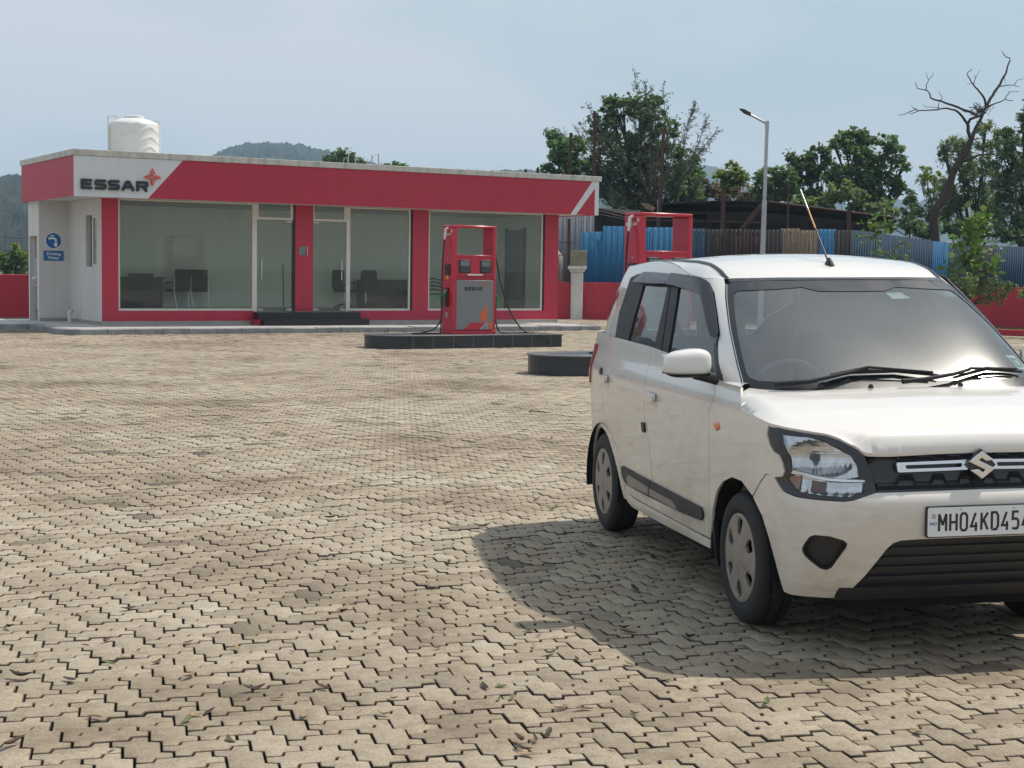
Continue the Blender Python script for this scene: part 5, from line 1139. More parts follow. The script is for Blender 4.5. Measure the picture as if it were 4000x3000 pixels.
fogp = [(.725, .457), (.717, .475), (.697, .508), (.680, .517), (.639, .514), (.604, .499), (.594, .485), (.598, .468), (.644, .382), (.659, .372), (.673, .376), (.717, .424), (.726, .442)]
bfull = [(-u, z) for u, z in bumper] + [(u, z) for u, z in reversed(bumper)]
bfull = [p for i, p in enumerate(bfull) if not (abs(p[0]) < 1e-9)] if False else bfull
def clean(p):
    o = []
    for q in p:
        if not o or (abs(q[0] - o[-1][0]) + abs(q[1] - o[-1][1])) > 1e-5: o.append(q)
    if abs(o[0][0] - o[-1][0]) + abs(o[0][1] - o[-1][1]) < 1e-5: o.pop()
    return o
for s in (-1, 1):
    tri_panel('front_bumper', bodyP, clean(mir(bumper, s)), 'car_paint', holes=[mir(roundpoly(fogp, .01, 2), s)], grid=.024, rim=.02) if False else None
bf = clean([(-u, z) for u, z in bumper[1:]][::-1] + [(0, .686)] + bumper[1:] )
# order: left lower centre ... up ... right lower centre ; close along the intake top
bf = clean([(0, .497)] + [(-u, z) for u, z in bumper[1:-1]][::-1] + [(0, .686)] + bumper[1:-1])
BUMP = tri_panel('front_bumper', bodyP, bf, 'car_paint', holes=[mir(fogp, 1), mir(fogp, -1)], grid=.024, rim=.022)
# lower intake: recessed black panel with slats and a lip
low = [(.425, .500), (.36, .504), (0, .505)]
li = clean([(0, .510), (.44, .506), (.50, .47), (.57, .35), (.652, .248), (.62, .225), (0, .222)])
li = clean([(-u, z) for u, z in li[1:-1]][::-1] + [(0, .510)] + li[1:-1] + [(0, .222)])
tri_panel('lower_grille', bodyP, li, 'black_plastic', off=-.022, grid=.03, rim=0)
for k, z in enumerate((.455, .415, .375, .335)):
    hw = np.interp(z, [.335, .46], [.55, .46]); tri_panel('grille_slat', bodyP, [(-hw, z - .006), (hw, z - .006), (hw, z + .006), (-hw, z + .006)], 'black_plastic', off=-.008, grid=.02, rim=.014)
lip = clean([(-.635, .300), (-.25, .296), (.25, .296), (.635, .300), (.664, .246), (.3, .243), (-.3, .243), (-.664, .246)])
tri_panel('front_lip', bodyP, lip, 'black_plastic', off=.002, grid=.025, rim=.03)
for s in (-1, 1):
    tri_panel('fog_recess', bodyP, mir([(u * 1.0 + (.66 - u) * -.06, z + (.445 - z) * -.06) for u, z in fogp], s), 'black_plastic', off=-.030, grid=.02, rim=0)
    tri_panel('fog_rim', bodyP, mir([(.66 + (u - .66) * 1.02, .445 + (z - .445) * 1.02) for u, z in fogp], s), 'black_plastic', holes=[mir([(.66 + (u - .66) * .93, .445 + (z - .445) * .93) for u, z in fogp], s)], off=-.006, grid=.02, rim=.026)
# grille
gr = [(0, .833), (.30, .832), (.50, .829), (.566, .828), (.545, .762), (.517, .691), (.30, .691), (0, .691)]
grf = clean([(0, .691)] + [(-u, z) for u, z in gr[1:-1]][::-1] + [(0, .833)] + gr[1:-1])
def grille_relief(u, z):
    x = (np.abs(u) / .165) % 1.0
    w = np.clip((np.abs(x - .5) - .17) * 9, 0, 1)
    r1 = np.exp(-((z - (.738 - .026 * w)) / .007) ** 2); r2 = np.exp(-((z - (.808 + .014 * w)) / .007) ** 2); r3 = np.exp(-((z - (.705 + .0 * w)) / .004) ** 2)
    return -.024 + .016 * np.maximum(np.maximum(r1, r2), r3 * .6)
tri_panel('front_grille', bodyP, grf, 'grille_black', off=grille_relief, grid=.0055, rim=.0, seg=.008)
for s in (-1, 1):
    ring = roundpoly([(.070, .804), (.466, .799), (.458, .760), (.080, .764)], .006, 2)
    tri_panel('chrome_bar', bodyP, mir(ring, s), 'chrome', holes=[mir(roundpoly([(.118, .791), (.430, .788), (.424, .773), (.122, .775)], .004, 1), s)], off=.006, grid=.012, rim=.018)
# maker's emblem: the S diamond as it stands on the grille
def emb(pts): return [(x * .0575, z * .056) for x, z in pts]
up = [(-1.0, .30), (0, 1.0), (.95, .33), (.40, .33), (.05, .55), (-.38, .30), (1.0, -.30)]
EM = empty('emblem', (.757, 0, .784)); EM.parent = CAR; 
dia = MB(); EMm = Matrix(((0, -1, 0, 0), (1, 0, 0, 0), (0, 0, 1, 0), (0, 0, 0, 1)))
top_half = emb([(-1.0, .27), (0.0, 1.0), (.98, .30), (.42, .30), (.02, .58), (-.32, .30), (.98, -.28), (.45, -.62), (.10, -.36), (-.05, -.20)])
S1 = emb([(-1.0, .26), (-.02, 1.0), (.90, .34), (.28, .28), (-.06, .52), (-.26, .36), (1.0, -.26), (.02, -1.0), (-.90, -.34), (-.28, -.28), (.06, -.52), (.26, -.36)])
dia.prism(S1, -.012, 0); dia.v = [tuple(EMm @ Vector(v)) for v in dia.v]; dia.build('emblem_letter', 'chrome', EM, bevel=.003)
dk = MB(); dk.prism(emb([(-1.12, 0.02), (0, 1.14), (1.12, -.02), (0, -1.14)]), 0.001, .02); dk.v = [tuple(EMm @ Vector(v)) for v in dk.v]; dk.build('emblem_base', 'grille_black', EM)
# number plate
NP = empty('number_plate', (.800, 0, .567)); NP.parent = CAR
pm = Matrix(((0, -1, 0, 0), (1, 0, 0, 0), (0, 0, 1, 0), (0, 0, 0, 1)))
def onp(mb): mb.v = [tuple(pm @ Vector(v)) for v in mb.v]; return mb
mb = MB(); mb.prism(roundpoly([(-.252, -.062), (.252, -.062), (.252, .062), (-.252, .062)], .01), -.004, .012); onp(mb).build('plate_frame', 'black_plastic', NP)
mb = MB(); mb.prism(roundpoly([(-.248, -.058), (.248, -.058), (.248, .058), (-.248, .058)], .01), -.006, -.0042); onp(mb).build('plate_sheet', 'plate_white', NP)
GL = {'M': [[(.0, 0), (0, 1)], [(0, 1), (.5, .35)], [(.5, .35), (1, 1)], [(1, 1), (1, 0)]], 'H': [[(0, 0), (0, 1)], [(1, 0), (1, 1)], [(0, .5), (1, .5)]],
      '0': [[(.0, .15), (0, .85), (.25, 1), (.75, 1), (1, .85), (1, .15), (.75, 0), (.25, 0), (0, .15)]], '4': [[(.70, 1), (0, .22), (1, .22)], [(.78, .45), (.78, -.07)]],
      'K': [[(0, 0), (0, 1)], [(1, 1), (.05, .42)], [(.35, .6), (1, 0)]], 'D': [[(0, 0), (0, 1), (.7, 1), (1, .8), (1, .2), (.7, 0), (0, 0)]], '5': [[(.95, 1), (.08, 1), (.05, .56), (.6, .6), (.95, .48), (.97, .18), (.75, 0), (0, .02)]]}
mb = MB(); x = -.2; h = .068; j = 0
for ch in 'MH04KD454':
    w = .027 if ch != 'M' else .030
    for pth in GL[ch]:
        mb.prism([(p[0], p[1]) for p in stroke([(x + a * w, -.036 + b * h) for a, b in pth], .0092)], -.0072 - .00008 * (j % 7), -.0062); j += 1
    x += w + .0175
onp(mb).build('registration', 'letter_black', NP)
mb = text_mesh('IND', .018, .001, 'CENTER', 0); mb.v = [(a - .224, b - .0068, c - .012) for a, b, c in mb.v]; onp(mb).build('country_code', 'sign_blue', NP, fixn=False)
mb = MB(); mb.box(-.231, -.215, -.0068, -.0062, .014, .032); onp(mb).build('hologram', 'steel', NP)
for q in (-.11, .12): mb = MB(); mb.lathe([(0, -.009), (.0035, -.0085), (.0035, -.006)], 8, 0, Matrix.Translation((q, 0, .048)), 'y'); onp(mb).build('bolt', 'steel', NP)
# headlamps
lens = [(.835, .900), (.830, .875), (.800, .817), (.785, .760), (.793, .744), (.808, .722), (.775, .694), (.752, .684), (.672, .676), (.596, .671), (.562, .688), (.557, .706), (.562, .729), (.582, .742), (.592, .791), (.609, .829), (.645, .860), (.697, .889), (.750, .901)]
upr = [(.832, .898), (.826, .873), (.796, .815), (.783, .764), (.740, .757), (.706, .748), (.665, .739), (.620, .735), (.584, .745), (.594, .791), (.611, .827), (.646, .857), (.697, .886), (.750, .898)]
lwr = [(.790, .742), (.804, .722), (.773, .697), (.751, .688), (.672, .680), (.598, .675), (.566, .690), (.561, .706), (.565, .722), (.622, .724), (.671, .728), (.714, .737), (.750, .745)]
for s in (-1, 1):
    H = empty('headlight'); H.parent = CAR
    tri_panel('surround', bodyP, mir(HL, s), 'lamp_black', holes=[mir(lens, s)], off=-.004, grid=.02, rim=.03, parent=H)
    tri_panel('backplate', bodyP, mir(HL, s), 'lamp_black', off=-.050, grid=.03, rim=0, parent=H)
    cu, cz = .70, .815
    def bowl(u, z, cu=cu, cz=cz):
        a = np.abs(u); r = np.sqrt(((a - cu) / .105) ** 2 + ((z - cz) / .078) ** 2)
        flute = .0009 * np.cos((a - .55) * 2 * np.pi / .014) * (z < .80) + .0005 * np.cos((z) * 2 * np.pi / .012) * (z >= .80)
        return -.046 + .034 * np.clip(r, 0, 1.05) ** 2 + flute
    tri_panel('reflector', bodyP, mir(upr, s), 'reflector', off=bowl, grid=.0045, rim=0, parent=H, seg=.008, smooth=30)
    c0 = bodyP(np.array([s * cu]), np.array([cz]))[0]; c1 = bodyP(np.array([s * (cu - .0)]), np.array([cz]))[0] - np.array([.05, 0, 0])
    mb = MB(); mb.tube([tuple(c1), tuple(c1 + np.array([.03, s * .004, 0]))], [.018, .016], 14); mb.build('bulb', 'lamp_black', H, smooth=50)
    tri_panel('chrome_strip', bodyP, mir([(.783, .763), (.740, .756), (.706, .747), (.665, .738), (.620, .734), (.565, .732), (.564, .724), (.622, .725), (.671, .729), (.714, .738), (.750, .746), (.788, .746)], s), 'chrome', off=-.010, grid=.012, rim=.02, parent=H)
    def indoff(u, z): return -.028 + .002 * np.cos(np.abs(u) * 2 * np.pi / .03) + .001 * np.cos(z * 2 * np.pi / .016)
    tri_panel('indicator_reflector', bodyP, mir(lwr, s), 'reflector', off=indoff, grid=.006, rim=0, parent=H, seg=.01)
    tri_panel('turn_lamp', bodyP, mir([(.795, .735), (.803, .722), (.775, .699), (.757, .692), (.752, .742)], s), 'turn_pale', off=-.018, grid=.012, rim=.005, parent=H)
    tri_panel('turn_bulb', bodyP, mir([(.715, .728), (.715, .694), (.672, .690), (.672, .724)], s), 'turn_brown', off=-.020, grid=.012, rim=.005, parent=H)
    tri_panel('lens', bodyP, mir(lens, s), 'lamp_glass', off=-.001, grid=.02, rim=.0, parent=H)
# fenders, doors, quarters, sills
fender = [(.878, .719), (.822, .730), (.812, .752), (.823, .788), (.842, .816), (.876, .825), (.902, .848), (.923, .886), (.912, .930), (1.134, .951), (1.240, .966), (1.260, .992), (1.270, 1.020), (1.30, 1.052), (1.45, 1.056), (1.655, 1.064),
          (1.646, 1.041), (1.592, .997), (1.600, .970), (1.625, .941), (1.648, .907), (1.662, .749), (1.695, .46), (1.70, .316), (1.667, .400), (1.645, .46), (1.606, .523), (1.568, .563), (1.491, .611), (1.36, .650), (1.232, .650), (1.100, .606), (.940, .724)]
A_ = .006
fdoor = [(1.655 + A_, 1.064), (1.646 + A_, 1.041), (1.592 + A_, .997), (1.600 + A_, .970), (1.625 + A_, .941), (1.648 + A_, .907), (1.662 + A_, .749), (1.695 + A_, .46), (1.70 + A_, .316), (2.0, .311), (2.40, .309), (2.652, .308), (2.652, .50), (2.655, .586), (2.709, .698), (2.743, .775), (2.745, .95), (2.735, 1.06), (2.75, 1.150), (2.4, 1.134), (2.0, 1.105)]
rdoor = [(2.750 + A_, 1.150), (2.735 + A_, 1.06), (2.745 + A_, .95), (2.743 + A_, .775), (2.709 + A_, .698), (2.655 + A_, .586), (2.652 + A_, .50), (2.652 + A_, .308), (3.05, .307), (3.13, .316), (3.249, .356), (3.34, .447), (3.41, .558), (3.50, .602), (3.596, .634), (3.68, .680), (3.717, .735), (3.74, .85), (3.765, .97), (3.74, 1.08), (3.715, 1.165), (3.2, 1.160)]
rarch = [(3.276, .265), (3.33, .33), (3.382, .40), (3.46, .475), (3.539, .53), (3.61, .575), (3.70, .606), (3.80, .618), (3.90, .600), (3.99, .555), (4.06, .50), (4.105, .43), (4.13, .35), (4.14, .27)]
A2 = .006
quart = [(3.715 + A2, 1.168), (3.74 + A2, 1.08), (3.765 + A2, .97), (3.74 + A2, .85), (3.717 + A2, .735), (3.68 + A2, .680), (3.596 + A2, .634 - .004), (3.50, .597), (3.41 + .004, .553), (3.34 + .006, .443), (3.249 + .004, .351), (3.20, .27)] + rarch + [(4.2, .25), (4.5, .24), (UB, .24), (UB, 1.18), (4.4, 1.18)]
sill = [(1.705, .306), (3.05, .301), (3.13, .310), (3.244, .350), (3.19, .262), (3.10, .243), (2.5, .249), (1.705, .268)]
def bead(m, pts, w, off, name, par=None, surf=bodyP):
    P = stroke(pts, w); return tri_panel(name, surf, P, m, off=off, grid=.03, rim=.004, parent=par)
for s in (-1, 1):
    tri_panel('front_fender', bodyP, mir(clean(fender), s), 'car_paint', grid=.024)
    d = tri_panel('front_door', bodyP, mir(clean(fdoor), s), 'car_paint', grid=.028)
    d2 = tri_panel('rear_door', bodyP, mir(clean(rdoor), s), 'car_paint', grid=.028)
    tri_panel('rear_quarter', bodyP, mir(clean(quart), s), 'car_paint', grid=.03)
    def sill_off(u, z): return .004 * np.sin((z - .24) / .07 * np.pi)
    tri_panel('sill', bodyP, mir(sill, s), 'car_paint', off=sill_off, grid=.02)
    for par, pts, key in ((d, [(2.505, .930), (2.660, .924), (2.648, .852), (2.515, .850)], True), (d2, [(3.535, .955), (3.700, .944), (3.672, .866), (3.535, .876)], False)):
        u0 = (pts[0][0] + pts[1][0]) / 2; zc = (pts[0][1] + pts[2][1]) / 2
        cup = roundpoly([(u0 - .07, zc - .052), (u0 + .07, zc - .052), (u0 + .07, zc + .018), (u0 - .07, zc + .018)], .03, 4)
        tri_panel('handle_cup', bodyP, mir(cup, s), 'grey_band' if False else 'car_paint', off=lambda u, z, u0=u0, zc=zc: .0012 - .0 * u, grid=.012, rim=.002, parent=par)
        hd = roundpoly([(u0 - .085, zc - .012), (u0 + .085, zc - .012), (u0 + .085, zc + .030), (u0 - .085, zc + .030)], .018, 4)
        tri_panel('door_handle', bodyP, mir(hd, s), 'car_paint', off=lambda u, z, zc=zc: .022 + .006 * np.cos((z - zc - .01) / .03), grid=.01, rim=.018, parent=par)
        if key: tri_panel('keyhole', bodyP, mir([(u0 + .115 + .011 * math.cos(a), zc - .01 + .012 * math.sin(a)) for a in np.linspace(0, 5.6, 10)], s), 'steel', off=.003, grid=.01, rim=.003, parent=par)
    # black edge guards and mouldings
    tri_panel('edge_guard', bodyP, mir([(3.775, .975), (3.728, .972), (3.728, .925), (3.775, .925)], s), 'black_plastic', off=.010, grid=.015, rim=.01)
    tri_panel('edge_guard', bodyP, mir([(2.792, .750), (2.738, .750), (2.728, .700), (2.782, .700)], s), 'black_plastic', off=.010, grid=.015, rim=.01)
    for par, a0, a1, L in ((d, 1.771, 2.650, [(1.795, .446), (2.650, .452), (2.650, .366), (2.125, .372), (1.80, .384), (1.772, .405), (1.772, .430)]), (d2, 2.662, 3.256, [(2.662, .452), (3.23, .456), (3.256, .445), (3.24, .400), (3.19, .374), (3.119, .364), (2.662, .364)])):
        tri_panel('side_moulding', bodyP, mir(L, s), 'mould_grey', off=.013, grid=.022, rim=.013, parent=par)
    tri_panel('moulding_strip', bodyP, mir(roundpoly([(2.155, .380), (2.24, .410), (2.645, .415), (2.645, .380)], .012, 3), s), 'hub_plastic', off=.020, grid=.018, rim=.008, parent=d)
    tri_panel('moulding_strip', bodyP, mir(roundpoly([(2.668, .380), (2.668, .416), (3.06, .430), (3.11, .405), (3.08, .372)], .014, 3), s), 'hub_plastic', off=.020, grid=.018, rim=.008, parent=d2)
    tri_panel('side_indicator', bodyP, mir([(1.540 + .040 * math.cos(a), .857 + .019 * math.sin(a)) for a in np.linspace(0, 5.9, 14)], s), 'amber', off=lambda u, z: .004 + .008 * np.clip(1 - ((np.abs(u) - 1.54) / .04) ** 2 - ((z - .857) / .019) ** 2, 0, 1), grid=.008, rim=.004)
    tri_panel('mud_flap', bodyP, mir([(1.655, .40), (1.70, .41), (1.715, .30), (1.71, .19), (1.66, .19)], s), 'black_plastic', off=-.008, grid=.03, rim=.02)
    tri_panel('rear_mud_flap', bodyP, mir([(4.12, .44), (4.155, .44), (4.19, .20), (4.14, .19)], s), 'black_plastic', off=.006, grid=.03, rim=.06)
# --- hood and cowl: height fields over the plan
HE = bodyP(np.linspace(0, 1.264, 1600), sum(np.interp(np.linspace(0, 1.264, 1600) + q, HOODU, HOODZ) for q in np.linspace(-.012, .012, 7)) / 7); HE[:, 2] += .003
def c_line(x): return np.interp(x, [-.4, -.1, 0, .17, .30, .45, .60, .68, .74, .80], [1.09, 1.068, 1.060, 1.043, 1.020, .990, .948, .918, .872, .84])
def hoodS(x, y):
    x = np.asarray(x, float); y = np.asarray(y, float); a = np.abs(y)
    H = c_line(x - .05 * (a / .7) ** 2 * 0 + .05 * np.clip((a - .25) / .5, 0, 1) ** 2) - .018 * (a / .72) ** 2
    d = np.full(x.shape, 9.); ze = np.zeros(x.shape)
    fx = x.ravel(); fa = a.ravel(); dd = np.full(fx.shape, 9.); zz = np.zeros(fx.shape); wz = np.full(fx.shape, .05)
    for i in range(0, len(fx), 500):
        q = (fx[i:i + 500, None] - HE[None, :, 0]) ** 2 + (fa[i:i + 500, None] - HE[None, :, 1]) ** 2; j = q.argmin(1); dd[i:i + 500] = np.sqrt(q.min(1)); zz[i:i + 500] = HE[j, 2]; wz[i:i + 500] = np.interp(j, [0, 650, 800, 1050, 1250, 1599], [.028, .028, .045, .060, .075, .075])
    d = dd.reshape(x.shape); ze = zz.reshape(x.shape)
    w = wz.reshape(x.shape); t = np.clip(1 - d / w, 0, 1); k = 1 - t ** 1.6
    z = ze + (H - ze) * k
    return np.stack([x, y, z], -1)
hp = [(p[0], p[1]) for p in HE[::16]] + [(HE[-1, 0], HE[-1, 1])]
rear = [(.035, .745), (-.02, .70), (-.03, .66), (.03, .50), (.06, .25)]
hood = [(x, y) for x, y in hp[1:]] + rear
hoodfull = clean([(hp[0][0], 0)] + hood + [(.07, 0)] + [(x, -y) for x, y in reversed(hood)])
tri_panel('hood', hoodS, hoodfull, 'car_paint', grid=.018, rim=.007, rv=(-.006, 0, -.014), seg=.012, cen=(-.2, 0, 0), smooth=50)
def cowlS(x, y):
    x = np.asarray(x, float); y = np.asarray(y, float)
    a = np.abs(y); t = np.clip((.775 - a) / .05, 0, 1)
    return np.stack([x, y, 1.050 + .012 * (1 - (1 - t) ** 2)], -1)
for s in (-1, 1):
    cw = [(.073, .765), (.029, .742), (-.028, .698), (-.10, .69), (-.33, .71), (-.33, .758), (-.2, .762), (0, .764)]
    tri_panel('cowl_corner', cowlS, [(x, s * y) for x, y in cw], 'car_paint', grid=.02, rim=0, cen=(-.2, 0, 0))
# --- greenhouse
wsh = [(0, 1.030), (.50, 1.03), (.668, 1.038), (.656, 1.165), (.648, 1.269), (.632, 1.42), (.622, 1.485), (.604, 1.500), (.50, 1.505), (0, 1.507)]
wsf = clean([(0, 1.507)] + [(-u, z) for u, z in wsh[1:-1]][::-1] + [(0, 1.030)] + wsh[1:-1])
wsf = clean([(-u, z) for u, z in wsh[1:-1]][::-1] + [(0, 1.030)] + wsh[1:-1] + [(0, 1.507)])
band = [(0, 1.070), (.45, 1.072), (.60, 1.073), (.632, 1.085), (.640, 1.105), (.633, 1.18), (.624, 1.27), (.607, 1.40), (.598, 1.447), (.580, 1.458), (.42, 1.466), (.29, 1.475), (.235, 1.462), (.205, 1.456), (0, 1.455)]
bnf = clean([(-u, z) for u, z in band[1:-1]][::-1] + [(0, 1.070)] + band[1:-1] + [(0, 1.455)])
WS = tri_panel('windshield', glassP, wsf, 'wind_glass', grid=.035, rim=.0, off=-.002)
tri_panel('black_border', glassP, wsf, 'frit_black', holes=[bnf], grid=.03, rim=.002, off=.0005, parent=WS)
for s in (-1, 1):
    tri_panel('windshield_trim', glassP, mir([(.668, 1.038), (.656, 1.165), (.648, 1.269), (.632, 1.42), (.622, 1.487), (.633, 1.487), (.643, 1.42), (.658, 1.269), (.667, 1.165), (.681, 1.038)], s), 'lamp_black', off=.001, grid=.02, rim=.01)
    tri_panel('chrome_trim', glassP, mir([(.6705, 1.038), (.6585, 1.165), (.6505, 1.269), (.6345, 1.42), (.6245, 1.487), (.6280, 1.487), (.6380, 1.42), (.6535, 1.269), (.662, 1.165), (.6745, 1.038)], s), 'chrome', off=.0025, grid=.02, rim=.002)
tri_panel('header_trim', glassP, [(-.618, 1.500), (-.4, 1.508), (0, 1.510), (.4, 1.508), (.618, 1.500), (.61, 1.516), (.4, 1.520), (0, 1.520), (-.4, 1.520), (-.61, 1.516)], 'lamp_black', off=.001, grid=.02, rim=.01)
DLO = [(.895, 1.02), (1.557, 1.04), (1.762, 1.06), (2.565, 1.09), (2.58, 1.168), (2.648, 1.304), (2.645, 1.457), (2.66, 1.508), (2.45, 1.530), (2.23, 1.539), (1.379, 1.532), (.9, 1.520), (.799, 1.512), (.732, 1.495), (.705, 1.449), (.709, 1.358), (.724, 1.259), (.751, 1.229), (.811, 1.136)]
upper_edge = [(u, float(ztop(u)) - .004) for u in (3.0, 2.8, 2.5, 2.2, 2.0, 1.8, 1.6, 1.35, 1.15, 1.0, .9, .8, .72)]
sf = [(.684, 1.037), (.80, 1.02), (3.0, 1.02)] + upper_edge + [(.640, 1.515), (.636, 1.487), (.647, 1.42), (.661, 1.269), (.670, 1.165)]
RW = [(2.155, 1.470), (2.262, 1.130), (1.765, 1.105), (1.497, 1.473)]; FW = [(1.25, 1.465), (1.537, 1.095), (.83, 1.06), (.815, 1.13), (.762, 1.225), (.774, 1.43), (.83, 1.455)]
for s in (-1, 1):
    tri_panel('side_frame', glassP, mir(clean(sf), s), 'car_paint', holes=[mir(DLO, s)], grid=.024, rim=.014)
    dl = [(u + (1.6 - u) * -.003, z) for u, z in DLO]
    tri_panel('window_frame', glassP, mir(DLO, s), 'trim_black', holes=[mir(RW, s), mir(FW, s)], off=-.004, grid=.025, rim=.014)
    tri_panel('window_gap', glassP, mir([(1.372, 1.052), (1.381, 1.052), (1.405, 1.52), (1.394, 1.52)] if False else [(1.648, 1.06), (1.658, 1.06), (1.395, 1.525), (1.386, 1.525)], s), 'liner', off=-.0025, grid=.03, rim=.001)
    tri_panel('side_glass', glassP, mir(RW, s), 'car_glass', off=-.012, grid=.05, rim=0); tri_panel('side_glass', glassP, mir(FW, s), 'car_glass', off=-.012, grid=.05, rim=0)
    tri_panel('belt_strip', glassP, mir([(.83, 1.062), (1.25, 1.085), (1.56, 1.107), (2.30, 1.137), (2.30, 1.152), (1.56, 1.124), (1.25, 1.101), (.83, 1.078)], s), 'black_plastic', off=.004, grid=.03, rim=.014)
    def vis(u, z): return .006 + np.clip((1.545 - z) / .06, 0, 1) * .022
    tri_panel('rain_visor', glassP, mir([(2.37, 1.478), (2.30, 1.522), (2.227, 1.541), (1.79, 1.539), (1.317, 1.531), (1.455, 1.476), (1.90, 1.474)], s), 'visor', off=vis, grid=.02, rim=.004)
    def vis2(u, z): a = np.abs(u); return .006 + .022 * np.clip(np.maximum((1.530 - z) / .06 * (a > .80), (a - .70) / .07), 0, 1)
    tri_panel('rain_visor', glassP, mir([(1.306, 1.531), (1.1, 1.526), (.90, 1.520), (.799, 1.512), (.735, 1.495), (.711, 1.452), (.713, 1.358), (.726, 1.262), (.750, 1.236), (.772, 1.238), (.786, 1.283), (.789, 1.378), (.800, 1.425), (.879, 1.447), (1.221, 1.468), (1.444, 1.475)], s), 'visor', off=vis2, grid=.018, rim=.004)
    # tail lamp
    tl = [(2.60, 1.450), (2.84, 1.45), (3.12, 1.30), (3.2, 1.02), (2.93, 1.02), (2.84, 1.14), (2.66, 1.30)]
    tri_panel('tail_light', glassP, mir([(2.82, 1.45), (2.92, 1.45), (3.16, 1.25), (3.30, 1.02), (3.12, 1.02), (3.02, 1.14), (2.90, 1.30)], s), 'tail_red', off=.008, grid=.025, rim=.012)
    tri_panel('tail_light_top', glassP, mir([(2.665, 1.445), (2.815, 1.450), (2.79, 1.373), (2.754, 1.331), (2.690, 1.335), (2.665, 1.389)], s), 'tail_clear', off=.009, grid=.02, rim=.012)
    tri_panel('tail_light', bodyP, mir([(4.03, 1.10), (4.06, 1.00), (4.10, .86), (4.30, .84), (4.34, 1.1)], s), 'tail_red', off=.008, grid=.025, rim=.012)
tri_panel('rear_window', glassP, clean([(-3.0 - 0 * 1, 1.1)] and [(3.02, 1.10), (3.02, 1.50), (UG, 1.50), (UG, 1.10)]), 'car_glass', off=.0, grid=.05, rim=0); tri_panel('rear_window', glassP, [(-3.02, 1.10), (-3.02, 1.50), (-UG, 1.50), (-UG, 1.10)], 'car_glass', off=.0, grid=.05, rim=0)
for s in (-1, 1):
    tri_panel('tailgate', glassP, mir(clean([(3.003, 1.02), (UG, 1.02), (UG, 1.56), (3.2, 1.572), (3.003, 1.578)]), s), 'car_paint', holes=[mir([(3.03, 1.11), (3.03, 1.49), (UG - .01, 1.49), (UG - .01, 1.11)], s)], grid=.04, rim=.01)
# --- roof: fan from the edge to the spine
def roofS(u, w):
    u = np.asarray(u, float); w = np.asarray(w, float)
    E = glassP(u, ztop(u) - .002); a = np.abs(u)
    tx = np.interp(a, [0, .5, 1.0, 2.8, 3.3, UG], [-1.0, -1.1, -1.25, -2.2, -2.35, -2.4])
    X = E[..., 0] * (1 - w) + tx * w; Y = E[..., 1] * (1 - w)
    zc = np.interp(X, [-2.8, -2.66, -2.5, -2.2, -1.8, -1.45, -1.2, -1.0, -.85, -.75, -.66], [1.535, 1.57, 1.595, 1.620, 1.636, 1.642, 1.637, 1.621, 1.594, 1.563, 1.517])
    Hh = zc - .034 * (np.abs(Y) / .56) ** 2.2
    k = 1 - np.clip(1 - w / .16, 0, 1) ** 2.2
    Z = E[..., 2] + (Hh - E[..., 2]) * k
    return np.stack([X, Y, Z], -1)
def roof_mesh():
    us = np.concatenate([np.linspace(-UG, -.95, 50), np.linspace(-.93, .93, 48), np.linspace(.95, UG, 50)]); ws = np.concatenate([[0, .01, .022, .04, .06, .085, .115, .15], np.linspace(.2, 1, 14)])
    U, Wg_ = np.meshgrid(us, ws, indexing='ij'); P = roofS(U, Wg_).reshape(-1, 3); m = len(ws)
    mb = MB(); mb.add([tuple(p) for p in P], [(i * m + j, i * m + j + 1, (i + 1) * m + j + 1, (i + 1) * m + j) for i in range(len(us) - 1) for j in range(m - 1)])
    mb.build('roof', 'car_paint', CAR, smooth=50)
roof_mesh()
for s in (-1, 1):
    us = np.linspace(.625, 2.95, 60); Ey = np.abs(roofS(s * us, np.zeros(60))[:, 1]); P = roofS(s * us, np.clip(1 - .553 / np.maximum(Ey, .5), .012, .3)); P[:, 2] -= .005
    mb = MB(); mb.tube([tuple(p) for p in P], [.010] + [.0125] * 58 + [.006], 8); mb.v = [(x, y, z) for x, y, z in mb.v]; mb.build('roof_channel', 'lamp_black', CAR, smooth=60)
# --- antenna
mb = MB(); mb.lathe([(.034, 0), (.030, .012), (.018, .034), (.010, .05), (0, .052)], 16, 0, Matrix.Translation((-.82, 0, 1.566)) @ Matrix.Diagonal((1.35, .8, 1, 1))); AN = mb.build('antenna', 'black_plastic', CAR, smooth=50)
a0 = Vector((-.835, 0, 1.60)); a1 = Vector((-1.215, 0, 1.972)); mb = MB(); mb.tube([a0, a0 + (a1 - a0) * .45], [.0052, .0036], 8); mb.build('antenna_rod', 'black_plastic', AN, smooth=50)
mb = MB(); mb.tube([a0 + (a1 - a0) * .45, a0 + (a1 - a0) * .72], [.0042, .004], 8); mb.build('antenna_band', 'antenna_orange', AN, smooth=50)
mb = MB(); mb.tube([a0 + (a1 - a0) * .72, a1], [.0038, .0034], 8); mb.build('antenna_tip', 'steel', AN, smooth=50)
